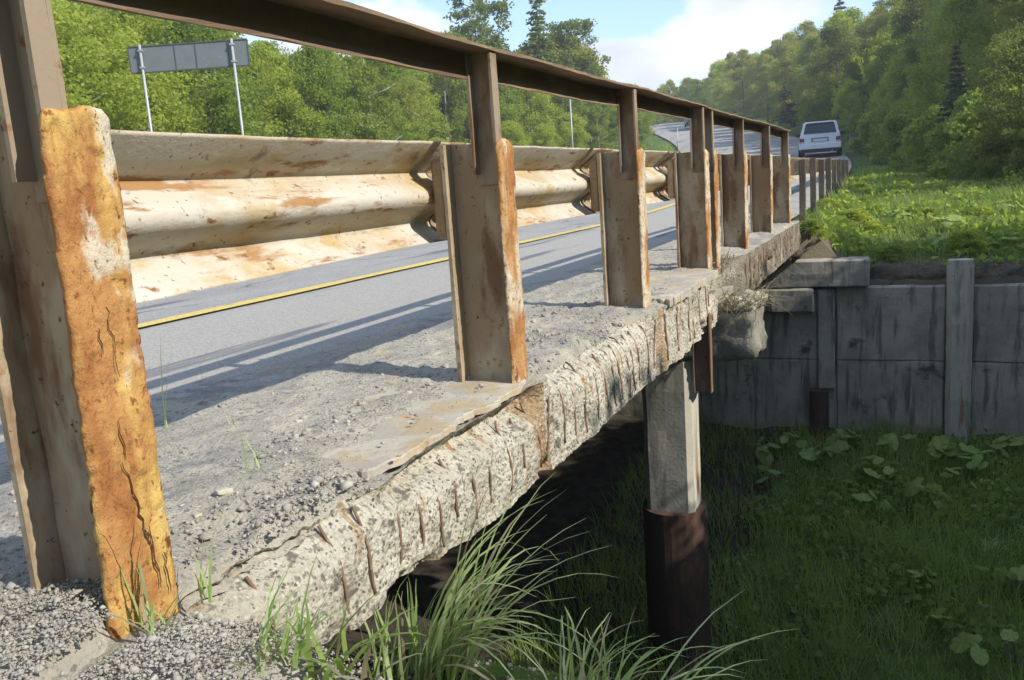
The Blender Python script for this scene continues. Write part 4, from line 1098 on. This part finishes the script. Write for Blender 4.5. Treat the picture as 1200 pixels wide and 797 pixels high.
# broad-leaved plants: each leaf a part
def broad_leaf_mesh(seed):
    r_ = random.Random(seed); n = 22; V = [(0, 0, 0)]; F = []; tn = [.5]; cup = r_.uniform(-.14, .16)
    for ring, s in ((1, .35), (2, .7), (3, 1.0)):
        for k in range(n):
            a = -math.pi + 2*math.pi*(k+.5)/n; vein = math.cos(7*a)
            rr = s*(1.0 - .34*math.exp(-((abs(a)-math.pi)/.32)**2) + (r_.uniform(-.07, .05) + .04*vein)*(ring == 3))
            V.append((rr*math.cos(a)*1.08+.18*s, rr*math.sin(a)*.92, -cup*s*s + .045*vein*s + r_.uniform(-.025, .025) - .10*(ring == 3)*r_.random()))
            tn.append(min(1, max(0, .45 + .4*vein + r_.uniform(-.15, .15))))
    for k in range(n):
        F.append((0, 1+k, 1+(k+1) % n))
        for q in (0, 1): F.append((1+q*n+k, 1+(q+1)*n+k, 1+(q+1)*n+(k+1) % n, 1+q*n+(k+1) % n))
    return mesh('leaf', V, F, 'bigleaf', True, tn)
BLM = [broad_leaf_mesh(s) for s in range(9)]
def broad_plant(q, n, size, hgt, label, group='broad leaved plants in the gully', pts=None):
    o = tag(thing('butterbur_plant', q), label, 'plant', group)
    mb = MB()
    for k in range(n):
        a = rnd.uniform(0, 6.283); r = size*rnd.uniform(.3, 1.9); h = hgt*rnd.uniform(.6, 1.15)
        l = obj('leaf', rnd.choice(BLM), o, (r*math.cos(a), r*math.sin(a), h))
        s = size*rnd.uniform(.45, 1.15); l.scale = (s*rnd.uniform(.85, 1.2), s*rnd.uniform(.75, 1.0), s*1.3); l.rotation_euler = (rnd.uniform(-.8, .8), rnd.uniform(-.35, .9), a)
        mb.tube([(0, 0, 0), (r*.4*math.cos(a), r*.4*math.sin(a), h*.6), (r*math.cos(a), r*math.sin(a), h)], .004, 4, False)
    mb.build('stems', 'grass', o)
WEEDPX = [(950, 268, 'by the deck end'), (1000, 262, 'near the verge lip, right of the deck end'), (1045, 300, 'hanging over the lip left of the wide pillar'), (1090, 250, 'on the verge above the wide pillar'), (1130, 290, 'on the lip right of the wide pillar'), (1180, 300, 'on the lip at the right border'),
          (1010, 225, 'on the verge behind the short barrier posts'), (1060, 215, 'in the middle of the sunny verge'), (1120, 205, 'far back on the verge below the dark trees'), (1170, 212, 'far back on the verge near the sunlit bush'), (1150, 250, 'on the verge at the right'), (970, 240, 'beside the first short barrier post')]
for px, py, lb in WEEDPX:
    q = gp(px, py+6); plant_tree('shrub_lit' if rnd.random() < .5 else 'shrub', q.x, q.y, rnd.uniform(.16, .30), 'low leafy weed ' + lb, 'leafy weeds on the verge', 'weed', 'weed')
GPL = [(890, 530, 4, .085, 'broad leaved plant by the wall foot, just right of the pier'), (960, 535, 5, .10, 'broad leaved plant at the wall foot below the thin wall pillar'),
       (1020, 590, 4, .085, 'pale leaved plant in the middle of the gully above the tussock'), (1048, 560, 3, .085, 'plant with one pale upright leaf right of the gully middle'), (1085, 590, 3, .10, 'plant with a pale tilted leaf right of the arching tussock'),
       (1105, 540, 5, .12, 'large dark leaved plant at the foot of the wide wall pillar'), (1150, 545, 3, .10, 'broad leaved plant at the wall foot right of the wide pillar'),
       (1095, 750, 1, .085, 'broad leaved plant low in the gully, left of the two corner leaves'), (1150, 785, 0, .085, 'round leaved plant at the bottom border of the gully'), (1190, 765, 1, .09, 'large leaved plant in the lower right corner'),
       (1185, 690, 2, .10, 'single dull leaf plant at the right border of the gully'), (1080, 685, 2, .06, 'small leaved plant just below the arching tussock'), (900, 560, 2, .06, 'small leaved plant near the pier in the gully'), (925, 522, 4, .08, 'broad leaved plant under the dark pile stub'), (990, 520, 5, .10, 'broad leaved plant at the wall foot right of the pile stub'), (1045, 522, 5, .10, 'broad leaved plant at the wall foot before the wide pillar'),
       (1180, 530, 4, .10, 'broad leaved plant at the wall foot by the right border'), (1130, 570, 3, .09, 'broad leaved plant a step before the wall, right of the wide pillar'), (1010, 555, 3, .08, 'broad leaved plant between the wall and the pale leaved plant')]
for px, py, n, s, lb in GPL: broad_plant(gp(px, py+14), n+3, s*1.05, .22, lb)
for i_, (px, py) in enumerate([(1110, 262), (1165, 285), (1185, 245), (1060, 252), (1140, 225), (1090, 285)]):
    broad_plant(gp(px, py+8), 5, .10, .14, ['broad leaved weed left of the middle of the sunlit verge', 'broad leaved weed nearest the wall edge at the right', 'broad leaved weed at the right border of the verge', 'broad leaved weed near the dirt lip of the verge',
        'farthest broad leaved weed on the verge', 'broad leaved weed on the lip above the wide pillar'][i_], 'broad leaved weeds on the verge')

# ------------------------------------------------------------------ loose stones
def rocks(n, pos, sizes):
    ico = bmesh.new(); bmesh.ops.create_icosphere(ico, subdivisions=1, radius=1); bmesh.ops.delete(ico, geom=[v for v in ico.verts if v.index in (3, 8)], context='VERTS'); bmesh.ops.holes_fill(ico, edges=ico.edges[:], sides=8); bmesh.ops.triangulate(ico, faces=ico.faces[:])
    BV = np.array([v.co for v in ico.verts]); ico.verts.index_update(); BF = np.array([[v.index for v in f.verts] for f in ico.faces]); ico.free()
    k = len(BV)
    jit = 1 + .38*rng.normal(size=(n, k, 1)).clip(-1.3, 1.3)
    V = BV[None]*jit*np.stack([sizes*rng.uniform(.7, 1.4, n), sizes*rng.uniform(.7, 1.3, n), sizes*rng.uniform(.45, .9, n)], -1)[:, None, :]
    a = rng.uniform(0, 6.28, n); ca, sa = np.cos(a)[:, None], np.sin(a)[:, None]
    Vx = V[..., 0]*ca - V[..., 1]*sa; Vy = V[..., 0]*sa + V[..., 1]*ca
    V = np.stack([Vx, Vy, V[..., 2]], -1) + pos[:, None, :]
    F = (BF[None]+(np.arange(n)*k)[:, None, None]).reshape(-1, 3)
    return V.reshape(-1, 3), F, k
n = 22000
gy_ = .45 + 5.2*rng.random(n)**2.0; gx_ = -1.01 - np.abs(rng.normal(0, .33, n))
dn = fbm(gx_*3, gy_*3, 3, 3) + .25*rng.normal(size=n); okk = (dn > -.05) & ~((gy_ > 1.5) & (gy_ < 2.42) & (gx_ > -1.28) & (rng.random(n) > .06))
gx_, gy_ = gx_[okk], gy_[okk]
gz_ = deck_h(gx_, gy_)
gz_ = np.where((gx_ > -1.28) & (gy_ > 1.5) & (gy_ < 2.42), .02, gz_)
sz = np.exp(rng.normal(math.log(.0021), .6, len(gx_))).clip(.0010, .012); big = rng.random(len(gx_)) < .014; sz = np.where(big, rng.uniform(.006, .015, len(gx_)), sz)
V_, F_, k_ = rocks(len(gx_), np.stack([gx_, gy_, gz_+sz*.2], -1), sz)
tag(obj('deck_gravel', mesh('deck_gravel', V_, F_, 'stone', False, np.repeat(rng.random(len(gx_)), k_))), 'loose gravel and rubble strewn along the deck edge', 'gravel', None, 'stuff')
# gravel heap before the nearest post
n = 15000
hx_ = rng.normal(-.93, .24, n); hy_ = rng.normal(.74, .15, n)
kk = (hx_ > -1.0) | (hx_ < -1.075) | (hy_ < .79); hx_, hy_ = hx_[kk], hy_[kk]; n = len(hx_)
hz_ = np.where(hx_ < -1.0, np.maximum(T(hx_, hy_), deck_h(hx_, hy_)), T(hx_, hy_)) + .035*np.exp(-((hx_+.88)/.16)**2-((hy_-.76)/.14)**2)
sz = np.exp(rng.normal(math.log(.0016), .55, n)).clip(.0007, .0085)
V_, F_, k_ = rocks(n, np.stack([hx_, hy_, hz_+.002+rng.random(n)*.006], -1), sz)
tag(obj('gravel_heap', mesh('gravel_heap', V_, F_, 'stone', False, np.repeat(rng.random(n)*.55+.25, k_))), 'grey crushed stone heap in front of the nearest post', 'gravel', None, 'stuff')
# stones on the spalled fascia foot and lying at bank
n = 2600
hx_ = rng.uniform(-1.25, -.5, n); hy_ = rng.uniform(.9, 1.9, n); sz = np.exp(rng.normal(math.log(.0026), .6, n)).clip(.001, .014)
V_, F_, k_ = rocks(n, np.stack([hx_, hy_, T(hx_, hy_)+.001], -1), sz)
tag(obj('bank_gravel', mesh('bank_gravel', V_, F_, 'stone', False, np.repeat(rng.random(n), k_))), 'loose stones on the embankment below the deck edge', 'gravel', None, 'stuff')
def stone(px, py, s, label):
    d = FWD + RIGHT*((px-600)/FPX) - UP*((py-398.5)/FPX); q = EYE + d*(EYE.z/-d.z)
    mb = MB().box((-s, -s*.7, -s*.3), (s, s*.7, s*.35)); mb.rough(s*.35, s*.5, 1.1/s*.6, s*.12, px)
    o = mb.build('stone', 'pier', None, True); o.location = (q.x, q.y, max(0, surf_z(q.x, q.y))+s*.15); o.rotation_euler = (.1, -.15, px)
    tag(o, label, 'stone', 'larger loose stones')
stone(262, 588, .017, 'flat pale stone on the rubble right of the nearest post'); stone(232, 613, .010, 'small stone just lower left of the flat pale stone'); stone(720, 355, .022, 'dark lump of rubble at the foot of the third post')
stone(350, 500, .010, 'small stone near the edge of the barrier shadow'); stone(420, 440, .012, 'small stone in the shadow of the second post')

# ------------------------------------------------------------------ sign seen from behind
def sign():
    D = 20; tl, tr_, brr, bl = at(150, D, 56), at(289, D, 44), at(292, D, 76), at(153, D, 87)
    c = (tl+tr_)/2; ax = Vector((tr_.x-tl.x, tr_.y-tl.y, 0)); w = ax.length; ax.normalize()
    g = tz(c.x, c.y); h = ((tl.z-bl.z)+(tr_.z-brr.z))/2; top = (tl.z+tr_.z)/2
    o = tag(thing('road_sign', (c.x, c.y, g), math.atan2(ax.y, ax.x)), 'grey back of a wide panelled road sign on two slim posts', 'road sign')
    zt = top-g; zb = zt-h
    edges = [0, .10, .385, .56, .83, 1.0]
    for i in range(5):
        x0, x1 = -w/2+w*edges[i]+.012, -w/2+w*edges[i+1]-.012
        MB().box((x0, -.02, zb+.03), (x1, .0, zt-.03)).build('panel', 'sign', o)
    for z in (zb, zt-.03): MB().box((-w/2, -.035, z), (w/2, .015, z+.03)).build('frame_bar', 'sign_edge', o)
    for e in edges:
        x = -w/2+w*e; MB().box((x-.011, -.03, zb+.031), (x+.011, .010, zt-.031)).build('frame_bar', 'sign_edge', o)
    for px in (165, 272):
        x = -w/2 + w*(px-150)/139
        MB().tube([(x, -.075, -.3), (x, -.075, zt+.005)], .030, 10).build('pole', 'galv', o, True)
        for zc in (zt-.12, zb+.12): MB().box((x-.05, -.115, zc-.02), (x+.05, -.036, zc+.02)).build('clamp', 'galv', o)
sign()
for px, D, tp, lb in [(588, 34, 92, 'slim pale marker pole behind the second post'), (672, 38, 108, 'slim pale marker pole left of the third post'), (795, 52, 150, 'short marker post at the left road edge far ahead')]:
    p = at(px, D); top = at(px, D, tp).z; g = tz(p.x, p.y)
    o = tag(thing('marker_pole', (p.x, p.y, g)), lb, 'pole', 'slim poles left of the road')
    MB().tube([(0, 0, -.3), (0, 0, top-g)], .032, 8).build('shaft', 'galv', o, True)
    MB().tube([(0, 0, top-g+.001), (0, 0, top-g+.05)], [.036, .02], 8).build('cap', 'galv', o, True)

# ------------------------------------------------------------------ cars
def car(loc, rz_, paint, label, scale=1.0, front=False):
    o = tag(thing('car', loc, rz_), label, 'car'); o.scale = (scale,)*3
    # local: x right, y forward, rear at y=0 ; sections along y for the lower body
    def loft(secs, name, mat, parent, sm=True):
        V = []; n = len(secs[0][1])
        for yv, ring in secs:
            V += [(x, yv, z) for x, z in ring]
        F = [(i*n+j, i*n+(j+1) % n, (i+1)*n+(j+1) % n, (i+1)*n+j) for i in range(len(secs)-1) for j in range(n)]
        F += [tuple(range(n-1, -1, -1)), tuple((len(secs)-1)*n+j for j in range(n))]
        ob = obj(name, mesh(name, V, F, mat, False), parent); return ob
    def ring(w, z0, z1, tum=.05, ch=.07):
        return [(-w+ch, z0), (w-ch, z0), (w, z0+ch), (w+.012, (z0+z1)/2), (w-tum, z1-ch*.4), (w-tum-ch, z1), (-w+tum+ch, z1), (-w+tum, z1-ch*.4), (-w-.012, (z0+z1)/2), (-w, z0+ch)]
    body = loft([(0, ring(.76, .42, .90)), (.04, ring(.79, .36, .93)), (.25, ring(.81, .30, .95)), (2.6, ring(.82, .28, .95)), (3.1, ring(.81, .28, .93)), (3.9, ring(.78, .30, .82)), (4.2, ring(.72, .36, .72))], 'body', paint, o)
    def cab(wb, wt, z0, z1): return [(-wb, z0), (wb, z0), (wt+.03, z1-.05), (wt-.05, z1), (-wt+.05, z1), (-wt-.03, z1-.05)]
    loft([(.03, cab(.74, .56, .931, .95)), (.16, cab(.745, .60, .951, 1.30)), (.24, cab(.75, .60, .951, 1.425)), (.5, cab(.755, .605, .951, 1.455)), (1.8, cab(.755, .60, .951, 1.455)), (2.2, cab(.75, .58, .951, 1.40)), (2.95, cab(.74, .64, .931, .95))], 'cabin', paint, o)
    # windows stand a little proud of the cabin skin
    def quad(name, P, mat, th=(0, -.008, 0), parent=o):
        P = [Vector(p) for p in P]; t_ = Vector(th)
        MB().hexa([P[0], P[1], P[1]-t_, P[0]-t_, P[3], P[2], P[2]-t_, P[3]-t_]).build(name, mat, parent)
    quad('rear_window', [(-.62, .022, .968), (.62, .022, .968), (.54, .150, 1.365), (-.54, .150, 1.365)], 'glass', (0, -.012, .004))
    quad('windscreen', [(.66, 2.93, .97), (-.66, 2.93, .97), (-.52, 2.27, 1.37), (.52, 2.27, 1.37)], 'glass', (0, .012, .012))
    for s in (-1, 1):
        for y0, y1 in ((.35, 1.05), (1.12, 1.85), (1.92, 2.5)):
            yt = min(y1, 2.2)
            quad('side_window', [(s*.757, y0, .98), (s*.757, y1, .98), (s*.662, yt-.03, 1.36), (s*.662, y0+.05, 1.36)], 'glass', (s*.012, 0, .003))
        tl = MB().box((s*.60 if s > 0 else -.78, -.020, .60), (.78 if s > 0 else s*.60, .07, .80)).bevel(.015, 1).build('tail_light', 'red', o)
        MB().box((s*.615 if s > 0 else -.765, -.026, .61), (.765 if s > 0 else s*.615, -.0195, .655)).build('reflector', 'plate', tl)
        MB().box((s*.52 if s > 0 else -.70, 4.13, .52), (.70 if s > 0 else s*.52, 4.225, .66)).bevel(.015, 1).build('headlight', 'plate', o)
        mi = MB().box((.79 if s > 0 else -1.0, 2.42, .94), (1.0 if s > 0 else -.79, 2.55, 1.08)).bevel(.03, 2).build('mirror', 'black', o)
        for yw in (.78, 3.38):
            wh = obj('wheel', mesh('wheel', *(lambda m_: (m_.V, m_.F))(MB().tube([(s*.66, yw, .30), (s*.68, yw, .30), (s*.82, yw, .30), (s*.84, yw, .30)], [.27, .30, .30, .27], 20)), 'tyre'), o)
            MB().tube([(s*.841, yw, .30), (s*.852, yw, .30)], [.19, .16], 14).build('rim', 'chrome', wh)
            MB().tube([(s*.80, yw, .31), (s*.8255, yw, .31)], [.36, .355], 20).build('wheel_arch', 'black', o)
    MB().box((-.80, -.075, .36), (.80, .06, .56)).bevel(.03, 2).build('rear_bumper', paint if not front else 'black', o)
    MB().box((-.74, -.03, .22), (.74, .10, .357)).bevel(.02, 1).build('rear_valance', 'black', o)
    MB().box((-.72, 4.10, .28), (.72, 4.26, .48)).bevel(.03, 2).build('front_bumper', 'black', o)
    MB().box((-.45, 4.195, .53), (.45, 4.215, .64)).build('grille', 'black', o)
    MB().box((-.33, -.012, .63), (.33, .012, .80)).bevel(.008, 1).build('plate_recess', 'sign', o)
    MB().box((-.27, -.022, .645), (.27, -.0125, .755)).build('number_plate', 'plate', o)
    MB().box((-.50, .10, 1.365), (.50, .20, 1.385)).build('brake_lamp', 'red', o)
    MB().tube([(0, .01, .95), (.05, .03, .985), (.33, .075, 1.08)], .008, 5).build('wiper', 'black', o)
    for s in (-1, 1): MB().tube([(s*.5, .5, 1.475), (s*.5, 1.9, 1.47)], .014, 6).build('roof_rail', 'black', o)
    MB().tube([(.45, -.05, .24), (.45, .25, .25)], .025, 8).build('exhaust', 'chrome', o)
    return o
cp = (at(934, 34, 184)+at(988, 34, 184))/2
cy = cp.y
car((cp.x, cy, float(rz(cy))+.012), .07, 'car_white', 'white estate car seen from behind on the road beyond the bridge', .985)
dcar = at(812, 86, 160)
car((dcar.x, dcar.y, float(rz(dcar.y))+.012), math.pi+.28, 'car_dark', 'tiny dark car coming round the far bend', 1.0, True)
bpy.context.view_layer.update()

# ------------------------------------------------------------------ haze
mb = MB(); mb.box((-660, -460, -8), (660, 940, 48))
hz = mb.build('haze', 'black')
ht = NT('haze_air'); pv = ht.n('ShaderNodeVolumePrincipled'); pv.inputs['Color'].default_value = (.93, .96, 1, 1); pv.inputs['Density'].default_value = .0017; pv.inputs['Anisotropy'].default_value = .3
ht.l(pv.outputs[0], ht.out.inputs['Volume']); hz.data.materials.clear(); hz.data.materials.append(ht.m)
tag(hz, kind='stuff')
